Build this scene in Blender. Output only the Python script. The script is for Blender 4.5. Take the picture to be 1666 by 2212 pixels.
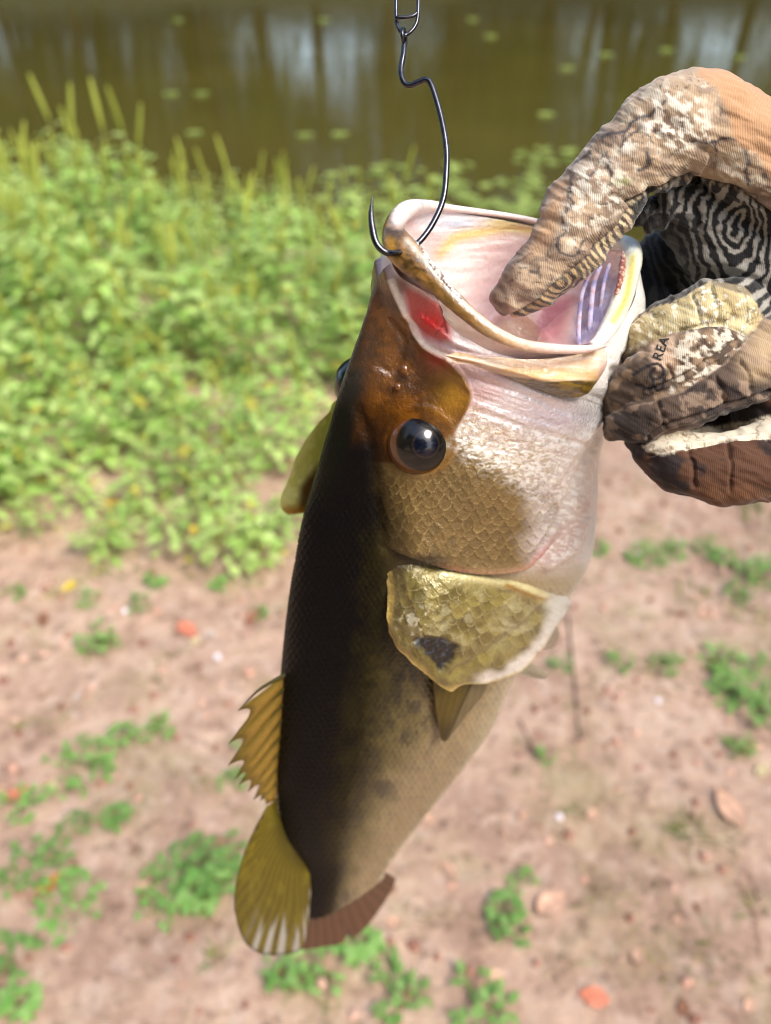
import bpy, math, random
import numpy as np
from mathutils import Vector, Matrix
from mathutils.bvhtree import BVHTree

for o in list(bpy.data.objects):
    bpy.data.objects.remove(o)
sc = bpy.context.scene
C = sc.collection

# ------------------------------------------------------------------ camera
CAM_H = 1.45                     # eye height above the bank, metres
PITCH = math.radians(37.0)       # looking down at the fish
FPX, CU, CV = 1736.0, 833.0, 1106.0     # focal length and centre in units of a 1666 x 2212 frame
cam_d = bpy.data.cameras.new('camera')
cam = bpy.data.objects.new('camera', cam_d)
C.objects.link(cam)
cam.location = (0, 0, CAM_H)
cam.rotation_euler = (math.pi / 2 - PITCH, 0, 0)
cam_d.sensor_fit = 'VERTICAL'
cam_d.sensor_height = 36.0
cam_d.lens = 18.0 * FPX / CV
cam_d.clip_start = 0.01
cam_d.clip_end = 900
cam_d.dof.use_dof = True
cam_d.dof.focus_distance = 0.268
cam_d.dof.aperture_fstop = 7.5
sc.camera = cam

# ------------------------------------------------------------------ light
SUN_EL, SUN_AZ = math.radians(54), math.radians(132)   # azimuth from +Y towards +X
world = bpy.data.worlds.new('World')
sc.world = world
world.use_nodes = True
wn = world.node_tree
wn.nodes.clear()
wo = wn.nodes.new('ShaderNodeOutputWorld')
wb = wn.nodes.new('ShaderNodeBackground')
ws = wn.nodes.new('ShaderNodeTexSky')
ws.sky_type = 'NISHITA'
ws.sun_disc = False
ws.sun_elevation = SUN_EL
ws.sun_rotation = SUN_AZ
ws.air_density = 1.0
ws.dust_density = 3.0
wb.inputs['Strength'].default_value = 0.13
wn.links.new(ws.outputs[0], wb.inputs[0])
wn.links.new(wb.outputs[0], wo.inputs[0])
sun_d = bpy.data.lights.new('sun', 'SUN')
sun_d.energy = 1.5
sun_d.angle = math.radians(28)
sun_d.color = (1.0, 0.95, 0.88)
sun = bpy.data.objects.new('sun', sun_d)
C.objects.link(sun)
sdir = Vector((math.sin(SUN_AZ) * math.cos(SUN_EL), math.cos(SUN_AZ) * math.cos(SUN_EL), math.sin(SUN_EL)))
sun.rotation_euler = sdir.to_track_quat('Z', 'Y').to_euler()
sun.location = (3, -2, 6)
sc.view_settings.view_transform = 'Standard'
sc.view_settings.look = 'None'
sc.view_settings.gamma = 1.0
sc.view_settings.use_curve_mapping = False
sc.view_settings.exposure = 1.72
sc.render.engine = 'CYCLES'
sc.cycles.use_denoising = True
sc.cycles.filter_width = 1.05
sc.cycles.max_bounces = 8
sc.cycles.transparent_max_bounces = 8
sc.cycles.caustics_reflective = False
sc.cycles.caustics_refractive = False
sc.cycles.sample_clamp_indirect = 6.0

# ------------------------------------------------------------------ helpers
_cp, _sp = math.cos(PITCH), math.sin(PITCH)
def W(P):
    """camera axes (x right, y up, z forward) -> world"""
    P = np.asarray(P, float)
    out = np.empty_like(P)
    out[..., 0] = P[..., 0]
    out[..., 1] = P[..., 1] * _sp + P[..., 2] * _cp
    out[..., 2] = CAM_H + P[..., 1] * _cp - P[..., 2] * _sp
    return out
def at(u, v, z):
    """point seen at (u, v) standing z metres in front of the lens"""
    return np.array([(u - CU) / FPX * z, (CV - v) / FPX * z, z])
def pix(P):
    return CU + FPX * P[..., 0] / P[..., 2], CV - FPX * P[..., 1] / P[..., 2]
def ground_at(u, v, h=0.0):
    d = W(at(u, v, 1.0)) - np.array([0, 0, CAM_H])
    t = (h - CAM_H) / d[2]
    return np.array([0, 0, CAM_H]) + d * t
ALB = 0.78
def S(r, g, b, k=ALB):
    c = np.array([r, g, b], float) / 255
    return np.where(c <= 0.04045, c / 12.92, ((c + 0.055) / 1.055) ** 2.4) * k
def sstep(a, b, x):
    t = np.clip((x - a) / (b - a), 0, 1)
    return t * t * (3 - 2 * t)
def mixc(c, new, m):
    return c + (np.asarray(new) - c) * np.asarray(m)[..., None]
def _hash(ix, iy, iz, seed):
    n = (ix * 374761393 + iy * 668265263 + iz * 2147483647 + seed * 1274126177) & 0xFFFFFFFF
    n = ((n ^ (n >> 13)) * 1274126177) & 0xFFFFFFFF
    n = ((n ^ (n >> 16)) * 2246822519) & 0xFFFFFFFF
    return ((n ^ (n >> 15)) & 0xFFFFFF) / float(0xFFFFFF)
def vnoise(x, y, z=0.0, seed=0):
    x, y, z = np.broadcast_arrays(np.asarray(x, float), np.asarray(y, float), np.asarray(z, float))
    ix, iy, iz = np.floor(x).astype(np.int64), np.floor(y).astype(np.int64), np.floor(z).astype(np.int64)
    fx, fy, fz = x - ix, y - iy, z - iz
    fx, fy, fz = fx * fx * (3 - 2 * fx), fy * fy * (3 - 2 * fy), fz * fz * (3 - 2 * fz)
    r = 0
    for dx in (0, 1):
        for dy in (0, 1):
            for dz in (0, 1):
                w = (fx if dx else 1 - fx) * (fy if dy else 1 - fy) * (fz if dz else 1 - fz)
                r = r + w * _hash(ix + dx, iy + dy, iz + dz, seed)
    return r
def fbm(x, y, z=0.0, seed=0, octv=4):
    a, t, s = 0.5, 0.0, 0.0
    for k in range(octv):
        t = t + a * vnoise(np.asarray(x) * 2 ** k, np.asarray(y) * 2 ** k, np.asarray(z) * 2 ** k, seed + k * 17)
        s += a
        a *= 0.5
    return t / s
def poly_dist(u, v, pts, closed=False):
    """distance to a polyline"""
    pts = np.asarray(pts, float)
    d = np.full(np.shape(u), 1e9)
    n = len(pts)
    for i in range(n if closed else n - 1):
        a, b = pts[i], pts[(i + 1) % n]
        ab = b - a
        t = np.clip(((u - a[0]) * ab[0] + (v - a[1]) * ab[1]) / max(ab @ ab, 1e-9), 0, 1)
        d = np.minimum(d, np.hypot(u - a[0] - t * ab[0], v - a[1] - t * ab[1]))
    return d
def poly_in(u, v, pts):
    pts = np.asarray(pts, float)
    ins = np.zeros(np.shape(u), bool)
    n = len(pts)
    for i in range(n):
        x1, y1 = pts[i]
        x2, y2 = pts[(i + 1) % n]
        if y1 == y2:
            continue
        c = ((y1 > v) != (y2 > v)) & (u < (x2 - x1) * (v - y1) / (y2 - y1) + x1)
        ins ^= c
    return ins
def poly_sd(u, v, pts):
    """signed distance, positive inside"""
    d = poly_dist(u, v, pts, True)
    return np.where(poly_in(u, v, pts), d, -d)
def pmask(u, v, pts, soft):
    return sstep(-soft, soft, poly_sd(u, v, pts))
def smooth_poly(pts, per=6, closed=False):
    return spline(np.asarray(pts, float), (len(pts) - (0 if closed else 1)) * per + (0 if closed else 1), closed)
def cr_matrix(n, ts, closed=False):
    """Catmull-Rom weights of n control points at parameters ts"""
    M = np.zeros((len(ts), n))
    for r, t in enumerate(ts):
        i = int(math.floor(t))
        if not closed:
            i = min(max(i, 0), n - 2)
        f = t - i
        w = (-.5 * f + f * f - .5 * f ** 3, 1 - 2.5 * f * f + 1.5 * f ** 3, .5 * f + 2 * f * f - 1.5 * f ** 3, -.5 * f * f + .5 * f ** 3)
        for k, wk in zip((i - 1, i, i + 1, i + 2), w):
            if closed:
                M[r, k % n] += wk
            elif k < 0:
                M[r, 0] += 2 * wk; M[r, 1] -= wk
            elif k > n - 1:
                M[r, n - 1] += 2 * wk; M[r, n - 2] -= wk
            else:
                M[r, k] += wk
    return M
def spline(P, m, closed=False):
    P = np.asarray(P, float)
    n = len(P)
    ts = np.linspace(0, n, m, endpoint=False) if closed else np.linspace(0, n - 1, m)
    return cr_matrix(n, ts, closed) @ P

def link(o, parent=None):
    C.objects.link(o)
    if parent is not None:
        o.parent = parent
    return o
def raw_mesh(name, V, F, cols=None, prm=None, smooth=True):
    """V (n,3); F: array (m,3|4) or list of such arrays"""
    me = bpy.data.meshes.new(name)
    V = np.asarray(V, np.float32)
    Fs = F if isinstance(F, (list, tuple)) else [F]
    Fs = [np.asarray(f, np.int32) for f in Fs if len(f)]
    loops = np.concatenate([f.ravel() for f in Fs])
    tot = np.concatenate([np.full(len(f), f.shape[1], np.int32) for f in Fs])
    start = np.concatenate([[0], np.cumsum(tot)[:-1]]).astype(np.int32)
    me.vertices.add(len(V)); me.vertices.foreach_set('co', V.ravel())
    me.loops.add(len(loops)); me.loops.foreach_set('vertex_index', loops)
    me.polygons.add(len(tot)); me.polygons.foreach_set('loop_start', start)
    me.polygons.foreach_set('use_smooth', np.full(len(tot), smooth, bool))
    me.update(calc_edges=True)
    for nm, arr in (('col', cols), ('prm', prm)):
        if arr is not None:
            a = me.attributes.new(nm, 'FLOAT_COLOR', 'POINT')
            full = np.ones((len(V), 4), np.float32)
            full[:, :3] = np.broadcast_to(arr, (len(V), 3))
            a.data.foreach_set('color', full.ravel())
    return me
def mesh_obj(name, V, F, mat, parent=None, cols=None, prm=None, smooth=True):
    V = np.asarray(V, float)
    if parent is not None:
        V = V - np.array(parent_origin(parent))
    me = raw_mesh(name, V, F, cols, prm, smooth)
    me.materials.append(mat)
    return link(bpy.data.objects.new(name, me), parent)
def parent_origin(o):
    p = Vector((0, 0, 0))
    while o is not None:
        p = p + o.location
        o = o.parent
    return p
def root(name, loc, label, cat, group=None):
    o = link(bpy.data.objects.new(name, None))
    o.location = [float(x) for x in loc]
    o.empty_display_size = 0.05
    return tag(o, label, cat, group)
def tag(o, label=None, cat=None, group=None, kind=None):
    for k, val in (('label', label), ('category', cat), ('group', group), ('kind', kind)):
        if val:
            o[k] = val
    return o
def grid_faces(nr, nc, closed_c=False, flip=False):
    i = np.arange(nr - 1)[:, None]
    j = np.arange(nc if closed_c else nc - 1)[None, :]
    j2 = (j + 1) % nc
    a, b, c, d = i * nc + j, i * nc + j2, (i + 1) * nc + j2, (i + 1) * nc + j
    f = np.stack([a, b, c, d], -1).reshape(-1, 4)
    return f[:, ::-1] if flip else f
def grid_normals(P, closed_c=False):
    du = np.gradient(P, axis=0)
    if closed_c:
        dv = np.roll(P, -1, 1) - np.roll(P, 1, 1)
    else:
        dv = np.gradient(P, axis=1)
    n = np.cross(du, dv)
    return n / np.maximum(np.linalg.norm(n, axis=-1, keepdims=True), 1e-12)
def tube(path, rad, seg=10, caps=True):
    """path (n,3), rad (n,) or (n,2) -> V, [quads, tris]"""
    path = np.asarray(path, float); n = len(path)
    rad = np.broadcast_to(np.asarray(rad, float).reshape(n if np.ndim(rad) else 1, -1), (n, np.asarray(rad).reshape(n if np.ndim(rad) else 1, -1).shape[1]))
    t = np.gradient(path, axis=0); t /= np.maximum(np.linalg.norm(t, axis=1, keepdims=True), 1e-12)
    nrm = np.zeros((n, 3))
    ref = np.array([0, 0, 1.0]) if abs(t[0][2]) < .9 else np.array([1.0, 0, 0])
    cur = np.cross(t[0], ref); cur /= np.linalg.norm(cur)
    for i in range(n):
        cur = cur - t[i] * (cur @ t[i]); cur /= max(np.linalg.norm(cur), 1e-12)
        nrm[i] = cur
    bn = np.cross(t, nrm)
    a = np.linspace(0, 2 * np.pi, seg, endpoint=False)
    r1, r2 = rad[:, 0], rad[:, -1]
    V = path[:, None] + nrm[:, None] * (np.cos(a)[None, :, None] * r1[:, None, None]) + bn[:, None] * (np.sin(a)[None, :, None] * r2[:, None, None])
    V = V.reshape(-1, 3)
    F = [grid_faces(n, seg, True)]
    if caps:
        k = len(V)
        V = np.vstack([V, path[:1], path[-1:]])
        j = np.arange(seg)
        F.append(np.concatenate([np.stack([np.full(seg, k), (j + 1) % seg, j], 1),
                                 np.stack([np.full(seg, k + 1), (n - 1) * seg + j, (n - 1) * seg + (j + 1) % seg], 1)]))
    return V, F
def merge(parts):
    """list of (V, F list, col (n,3) or None) -> V, [quads, tris], cols"""
    Vs, q, t, cs, off = [], [], [], [], 0
    for V, F, c in parts:
        Vs.append(V)
        for f in (F if isinstance(F, (list, tuple)) else [F]):
            if len(f):
                (q if f.shape[1] == 4 else t).append(f + off)
        if c is not None:
            cs.append(np.broadcast_to(c, (len(V), 3)))
        off += len(V)
    F = [np.concatenate(x) for x in (q, t) if x]
    return np.vstack(Vs), F, (np.vstack(cs) if cs else None)

# ------------------------------------------------------------------ materials
def new_mat(name):
    m = bpy.data.materials.new(name)
    m.use_nodes = True
    nt = m.node_tree
    return m, nt, nt.nodes['Principled BSDF'], nt.nodes['Material Output']
def node(nt, typ, **kw):
    n = nt.nodes.new(typ)
    for k, val in kw.items():
        if k in ('op',):
            n.operation = val
        elif hasattr(n, k) and not k[0].isupper():
            setattr(n, k, val)
        else:
            n.inputs[k].default_value = val
    return n
def attr(nt, name):
    a = nt.nodes.new('ShaderNodeAttribute'); a.attribute_name = name
    return a
def mat_attr(name, rough=0.4, coat=0.0, coat_rough=0.1, spec=0.5, prm=False, noise=None, bump=None, sss=0.0, sss_radius=(.01, .004, .003), translucent=0.0, vary=0.0, metallic=0.0):
    """colour from the 'col' attribute, optional rough/metal/sss from 'prm', fine noise and bump"""
    m, nt, b, out = new_mat(name)
    L = nt.links.new
    col = attr(nt, 'col').outputs['Color']
    co = nt.nodes.new('ShaderNodeTexCoord').outputs['Object']
    if noise:
        sc_, amt = noise
        nz = node(nt, 'ShaderNodeTexNoise', Scale=sc_, Detail=4.0, Roughness=0.6); L(co, nz.inputs['Vector'])
        mr = node(nt, 'ShaderNodeMapRange'); mr.inputs['To Min'].default_value = 1 - amt; mr.inputs['To Max'].default_value = 1 + amt
        L(nz.outputs['Fac'], mr.inputs['Value'])
        mx = node(nt, 'ShaderNodeVectorMath', op='SCALE'); L(col, mx.inputs[0]); L(mr.outputs[0], mx.inputs['Scale'])
        col = mx.outputs[0]
    if vary:
        oi = nt.nodes.new('ShaderNodeObjectInfo')
        mr = node(nt, 'ShaderNodeMapRange'); mr.inputs['To Min'].default_value = 1 - vary; mr.inputs['To Max'].default_value = 1 + vary
        L(oi.outputs['Random'], mr.inputs['Value'])
        mx = node(nt, 'ShaderNodeVectorMath', op='SCALE'); L(col, mx.inputs[0]); L(mr.outputs[0], mx.inputs['Scale'])
        col = mx.outputs[0]
    L(col, b.inputs['Base Color'])
    b.inputs['Roughness'].default_value = rough
    b.inputs['Metallic'].default_value = metallic
    b.inputs['Specular IOR Level'].default_value = spec
    b.inputs['Coat Weight'].default_value = coat
    b.inputs['Coat Roughness'].default_value = coat_rough
    if sss:
        b.inputs['Subsurface Weight'].default_value = sss
        b.inputs['Subsurface Radius'].default_value = (1, .5, .4)
        b.inputs['Subsurface Scale'].default_value = sss_radius[0]
    if prm:
        sp = nt.nodes.new('ShaderNodeSeparateColor'); L(attr(nt, 'prm').outputs['Color'], sp.inputs[0])
        L(sp.outputs[0], b.inputs['Roughness']); L(sp.outputs[1], b.inputs['Metallic']); L(sp.outputs[2], b.inputs['Coat Weight'])
        hv = node(nt, 'ShaderNodeMath', op='MULTIPLY'); L(sp.outputs[2], hv.inputs[0]); hv.inputs[1].default_value = .9
        L(hv.outputs[0], b.inputs['Specular IOR Level'])
    if bump:
        sc_, dist = bump
        nz = node(nt, 'ShaderNodeTexNoise', Scale=sc_, Detail=3.0, Roughness=0.6); L(co, nz.inputs['Vector'])
        bp = node(nt, 'ShaderNodeBump', Strength=1.0, Distance=dist); L(nz.outputs['Fac'], bp.inputs['Height'])
        L(bp.outputs[0], b.inputs['Normal']); L(bp.outputs[0], b.inputs['Coat Normal'])
    if translucent:
        tr = nt.nodes.new('ShaderNodeBsdfTranslucent'); L(col, tr.inputs['Color'])
        mx = nt.nodes.new('ShaderNodeMixShader'); mx.inputs[0].default_value = translucent
        L(b.outputs[0], mx.inputs[1]); L(tr.outputs[0], mx.inputs[2]); L(mx.outputs[0], out.inputs['Surface'])
    return m
# ================================================================== the setting
WATER_Z = -0.26
def shore_y(x):
    return 5.25 + .22 * np.sin(x * .9 + .5) + .12 * np.sin(x * 2.3) - .10 * x
def ground_z(x, y):
    x, y = np.asarray(x, float), np.asarray(y, float)
    z = .035 * (fbm(x * .8, y * .8, 0, 201) - .5) + .022 * (fbm(x * 3.5, y * 3.5, 0, 203, 3) - .5) + .010 * (fbm(x * 14, y * 14, 0, 205, 3) - .5)
    s = shore_y(x)
    z = z - .30 * sstep(s - 1.3, s + .15, y) - .7 * sstep(s, s + 2.5, y)
    fb = 25.5 + 1.2 * np.sin(x * .13)
    z = z + 1.35 * sstep(fb - 1.5, fb + 2.0, y) + 5.0 * sstep(fb + 1, fb + 40, y) + .5 * (fbm(x * .15, y * .15, 0, 207) - .5) * sstep(fb, fb + 8, y)
    return z
def axis_samples(lo, hi, dense_lo, dense_hi, step, n_out):
    a = dense_lo - (dense_lo - lo) * (np.linspace(1, 0, n_out, endpoint=False) ** 2.2)
    b = np.arange(dense_lo, dense_hi, step)
    c = dense_hi + (hi - dense_hi) * (np.linspace(0, 1, n_out) ** 2.2)
    return np.concatenate([a, b, c])
gx = axis_samples(-260, 260, -2.6, 2.6, .018, 46)
gy = np.concatenate([axis_samples(-120, 6.2, .2, 4.2, .018, 40)[:-40], np.linspace(4.2, 6.2, 40), np.linspace(6.3, 45, 60), 45 + 355 * np.linspace(.02, 1, 24) ** 2])
gX, gY = np.meshgrid(gx, gy)
gV = np.stack([gX, gY, ground_z(gX, gY)], -1).reshape(-1, 3)
m, nt, b, out = new_mat('bare_dirt')
L = nt.links.new
co = nt.nodes.new('ShaderNodeTexCoord').outputs['Object']
def ramp(nt, src, stops):
    r = nt.nodes.new('ShaderNodeValToRGB')
    e = r.color_ramp.elements
    while len(e) < len(stops):
        e.new(.5)
    for el, (p, c) in zip(e, stops):
        el.position = p; el.color = (*c, 1)
    nt.links.new(src, r.inputs[0])
    return r.outputs[0]
def nse(nt, co, scale, detail=5, rough=.6, dist=0.0):
    n = node(nt, 'ShaderNodeTexNoise', Scale=scale, Detail=float(detail), Roughness=rough, Distortion=dist)
    nt.links.new(co, n.inputs['Vector'])
    return n.outputs['Fac']
c1 = ramp(nt, nse(nt, co, 2.2, 6, .62, .3), [(.30, S(146, 118, 100, .84)), (.48, S(190, 158, 134, .84)), (.70, S(212, 186, 160, .84))])
c2 = ramp(nt, nse(nt, co, 11, 6, .7, .4), [(.32, S(128, 98, 84, .84)), (.52, S(194, 160, 138, .84)), (.72, S(228, 204, 180, .84))])
mx = node(nt, 'ShaderNodeMixRGB'); mx.inputs[0].default_value = .55; L(c1, mx.inputs[1]); L(c2, mx.inputs[2])
# pale chips and dark crumbs
vo = node(nt, 'ShaderNodeTexVoronoi', Scale=42.0); L(co, vo.inputs['Vector'])
chip = ramp(nt, vo.outputs['Color'], [(.0, (0, 0, 0)), (.70, (0, 0, 0)), (.80, (1, 1, 1))])
mx2 = node(nt, 'ShaderNodeMixRGB'); mm = node(nt, 'ShaderNodeMath', op='MULTIPLY'); L(chip, mm.inputs[0]); mm.inputs[1].default_value = .35
L(mm.outputs[0], mx2.inputs[0]); L(mx.outputs[0], mx2.inputs[1]); mx2.inputs[2].default_value = (*S(222, 196, 178), 1)
dk_ = ramp(nt, nse(nt, co, 24, 5, .75), [(.32, S(110, 80, 68)), (.47, (1, 1, 1))])
mx3 = node(nt, 'ShaderNodeMixRGB', blend_type='MULTIPLY'); mx3.inputs[0].default_value = .75; L(mx2.outputs[0], mx3.inputs[1]); L(dk_, mx3.inputs[2])
# thin moss towards the weeds and water
mo = ramp(nt, nse(nt, co, 3.4, 5, .7, .5), [(.50, (0, 0, 0)), (.68, (1, 1, 1))])
mx4 = node(nt, 'ShaderNodeMixRGB'); mm = node(nt, 'ShaderNodeMath', op='MULTIPLY'); L(mo, mm.inputs[0]); mm.inputs[1].default_value = .45
L(mm.outputs[0], mx4.inputs[0]); L(mx3.outputs[0], mx4.inputs[1]); mx4.inputs[2].default_value = (*S(142, 140, 84), 1)
# far bank darkened: shade of its trees painted into the ground colour
sp = nt.nodes.new('ShaderNodeSeparateXYZ'); L(co, sp.inputs[0])
far_r = node(nt, 'ShaderNodeMapRange'); far_r.inputs['From Min'].default_value = 15; far_r.inputs['From Max'].default_value = 20; L(sp.outputs['Y'], far_r.inputs['Value'])
mx5 = node(nt, 'ShaderNodeMixRGB'); L(far_r.outputs[0], mx5.inputs[0]); L(mx4.outputs[0], mx5.inputs[1]); mx5.inputs[2].default_value = (.022, .024, .010, 1)
L(mx5.outputs[0], b.inputs['Base Color'])
b.inputs['Roughness'].default_value = .95
b.inputs['Specular IOR Level'].default_value = .15
bp = node(nt, 'ShaderNodeBump', Strength=.9, Distance=.02); L(nse(nt, co, 38, 6, .7), bp.inputs['Height']); L(bp.outputs[0], b.inputs['Normal'])
ground = mesh_obj('ground', gV, grid_faces(len(gy), len(gx)), m)
tag(ground, kind='structure')

# water: murky, nearly still
m, nt, b, out = new_mat('pond_water')
L = nt.links.new
co = nt.nodes.new('ShaderNodeTexCoord').outputs['Object']
cw_ = ramp(nt, nse(nt, co, .35, 4, .5, .3), [(.3, (.050, .041, .009)), (.7, (.068, .055, .012))])
L(cw_, b.inputs['Base Color'])
b.inputs['Roughness'].default_value = .03
b.inputs['IOR'].default_value = 1.333
mp = nt.nodes.new('ShaderNodeMapping'); mp.inputs['Scale'].default_value = (1.0, 1.6, 1); L(co, mp.inputs[0])
bp = node(nt, 'ShaderNodeBump', Strength=.8, Distance=.005); L(nse(nt, mp.outputs[0], 4.5, 3, .5, .2), bp.inputs['Height']); L(bp.outputs[0], b.inputs['Normal'])
wx_ = np.linspace(-200, 200, 60); wy_ = np.linspace(4.2, 32, 30)
wX, wY = np.meshgrid(wx_, wy_)
water = mesh_obj('water', np.stack([wX, wY, 0 * wX + WATER_Z], -1).reshape(-1, 3), grid_faces(30, 60), m)
tag(water, kind='structure')

# ------------------------------------------------------------------ leaves as small bent faces
def leaf_batch(base, direc, up, Ln, Wd, fold, droop):
    """arrays of n leaves -> V (n*8,3), quads, tris"""
    n = len(base)
    d = direc / np.maximum(np.linalg.norm(direc, axis=1, keepdims=True), 1e-9)
    s = np.cross(d, up); s /= np.maximum(np.linalg.norm(s, axis=1, keepdims=True), 1e-9)
    u = np.cross(s, d)
    Ln = np.asarray(Ln)[:, None]; Wd = np.asarray(Wd)[:, None]; dr = np.asarray(droop)[:, None] * Ln; fo = fold * Wd
    def pt(t, w, h):
        return base + d * Ln * t + s * Wd * w + u * (fo * h - 0 * Ln) - np.array([0, 0, 1.0]) * dr * t * t
    vs = [pt(0, 0, 0), pt(.30, -.46, .8), pt(.30, 0, 0), pt(.30, .46, .8), pt(.68, -.34, .6), pt(.68, 0, 0), pt(.68, .34, .6), pt(1, 0, 0)]
    V = np.stack(vs, 1).reshape(-1, 3)
    o = np.arange(n)[:, None] * 8
    q = np.concatenate([o + np.array([1, 2, 5, 4]), o + np.array([2, 3, 6, 5])])
    t = np.concatenate([o + np.array([0, 2, 1]), o + np.array([0, 3, 2]), o + np.array([4, 5, 7]), o + np.array([5, 6, 7])])
    return V, q, t
m_leaf = mat_attr('weed_leaf', rough=.5, spec=.35, translucent=.45, vary=.18, noise=(60, .15))
m_stem = mat_attr('weed_stem', rough=.6, spec=.3, vary=.15, noise=(80, .2))
m_spike = mat_attr('weed_spike', rough=.7, spec=.2, translucent=.3, vary=.15, noise=(300, .3))
m_bark = mat_attr('tree_bark', rough=.9, spec=.1, vary=.25, noise=(6, .35))
m_crown = mat_attr('tree_leaves', rough=.6, spec=.2, translucent=.35, vary=.25)
rng = np.random.default_rng(11)

# ------------------------------------------------------------------ woods on the far bank (seen mirrored in the water)
def tree_meshes(seed, h, spread, low):
    r = np.random.default_rng(seed)
    tr = spline([(0, 0, -.4), (r.normal(0, .12), r.normal(0, .12), h * .35), (r.normal(0, .3), r.normal(0, .3), h * .7), (r.normal(0, .5), r.normal(0, .5), h)], 16)
    parts = [(*tube(tr, np.linspace(.20, .03, 16) * h / 11, 9), S(96, 78, 58))]
    ends = []
    for k in range(13):
        z = r.uniform(low, .93); b0 = np.array([np.interp(z, np.linspace(0, 1, 16), tr[:, i]) for i in range(3)])
        a = r.uniform(0, 6.28); ln = spread * (1.15 - z * .75) * r.uniform(.6, 1.1)
        e = b0 + np.array([math.cos(a) * ln, math.sin(a) * ln, ln * r.uniform(.15, .6)])
        p = spline([b0, (b0 + e) / 2 + np.array([0, 0, .12 * ln]), e], 7)
        parts.append((*tube(p, np.linspace(.055, .012, 7) * h / 11, 6), S(96, 78, 58)))
        ends += [p[4], p[6], (p[3] + p[6]) / 2]
    tv, tf, tc = merge(parts)
    ends = np.array(ends)
    n = 4200
    ci = r.integers(0, len(ends), n)
    off = r.normal(0, 1, (n, 3)) * np.array([.62, .62, .5]) * spread * .36
    base = ends[ci] + off
    d = r.normal(0, 1, (n, 3)); d[:, 2] -= .4
    V, q, t = leaf_batch(base, d, np.tile([0, 0, 1.0], (n, 1)) + r.normal(0, .3, (n, 3)), r.uniform(.22, .48, n), r.uniform(.14, .28, n), .15, r.uniform(0, .3, n))
    c = S(92, 112, 40, .8) * r.uniform(.55, 1.35, (len(ends), 1))[ci] * r.uniform(.8, 1.2, (n, 1))
    return raw_mesh('trunk', tv, tf, tc), raw_mesh('crown', V, [q, t], np.repeat(c, 8, 0), smooth=False)
tvar = [tree_meshes(301, 12.5, 3.6, .12), tree_meshes(302, 10.0, 3.2, .08), tree_meshes(303, 14.0, 4.0, .18), tree_meshes(304, 8.0, 3.2, .05), tree_meshes(305, 14.5, 3.6, .24), tree_meshes(306, 12.5, 3.2, .20)]
for a in tvar:
    a[0].materials.append(m_bark); a[1].materials.append(m_crown)
def place_tree(x, y, kind, sc_, label, group):
    t = root('tree', (x, y, float(ground_z(x, y)) - .1), label, 'tree', group)
    t.rotation_euler = (0, 0, rng.uniform(0, 6.28)); t.scale = (sc_, sc_, sc_)
    link(bpy.data.objects.new('trunk', tvar[kind][0]), t)
    link(bpy.data.objects.new('crown', tvar[kind][1]), t)
for k in range(17):
    tx = -25 + k * 3.1 + rng.uniform(-1, 1); open_ = (2.5 < tx < 12 or -13 < tx < -7) and k % 3 == 0
    place_tree(tx, 28.3 + rng.uniform(-.8, 2.4), int(rng.integers(4, 6)) if open_ else int(rng.integers(0, 4)), rng.uniform(.85, 1.15), 'leafy tree on the far bank, mirrored in the brown pond', 'trees on the far bank')
for k in range(14):
    tx = -29 + k * 4.3 + rng.uniform(-1.3, 1.3); open_ = 4 < tx < 13 or -16 < tx < -9
    place_tree(tx, 35 + rng.uniform(-1.5, 3), int(rng.integers(4, 6)) if open_ else int(rng.integers(0, 4)), rng.uniform(1.0, 1.35), 'leafy tree in the second row behind the far bank', 'trees behind the far bank')

# unseen trees added round and behind the angler to block the low sky
for k in range(22):
    a = math.radians(100 + 160 * (k + rng.uniform(-.3, .3)) / 21) - math.pi / 2 * 0
    rr = rng.uniform(9, 13.5)
    ang = math.radians(-100 + 200 * k / 21) + rng.uniform(-.08, .08)
    if abs(ang - math.radians(38)) < math.radians(24):
        continue                      # gap left in the added trees for the sun
    place_tree(math.sin(ang) * rr, -math.cos(ang) * rr - 1.0, int(rng.integers(0, 4)), rng.uniform(.8, 1.1), 'leafy tree added out of view behind the angler to block low sky', 'unseen trees added behind the angler')

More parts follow.
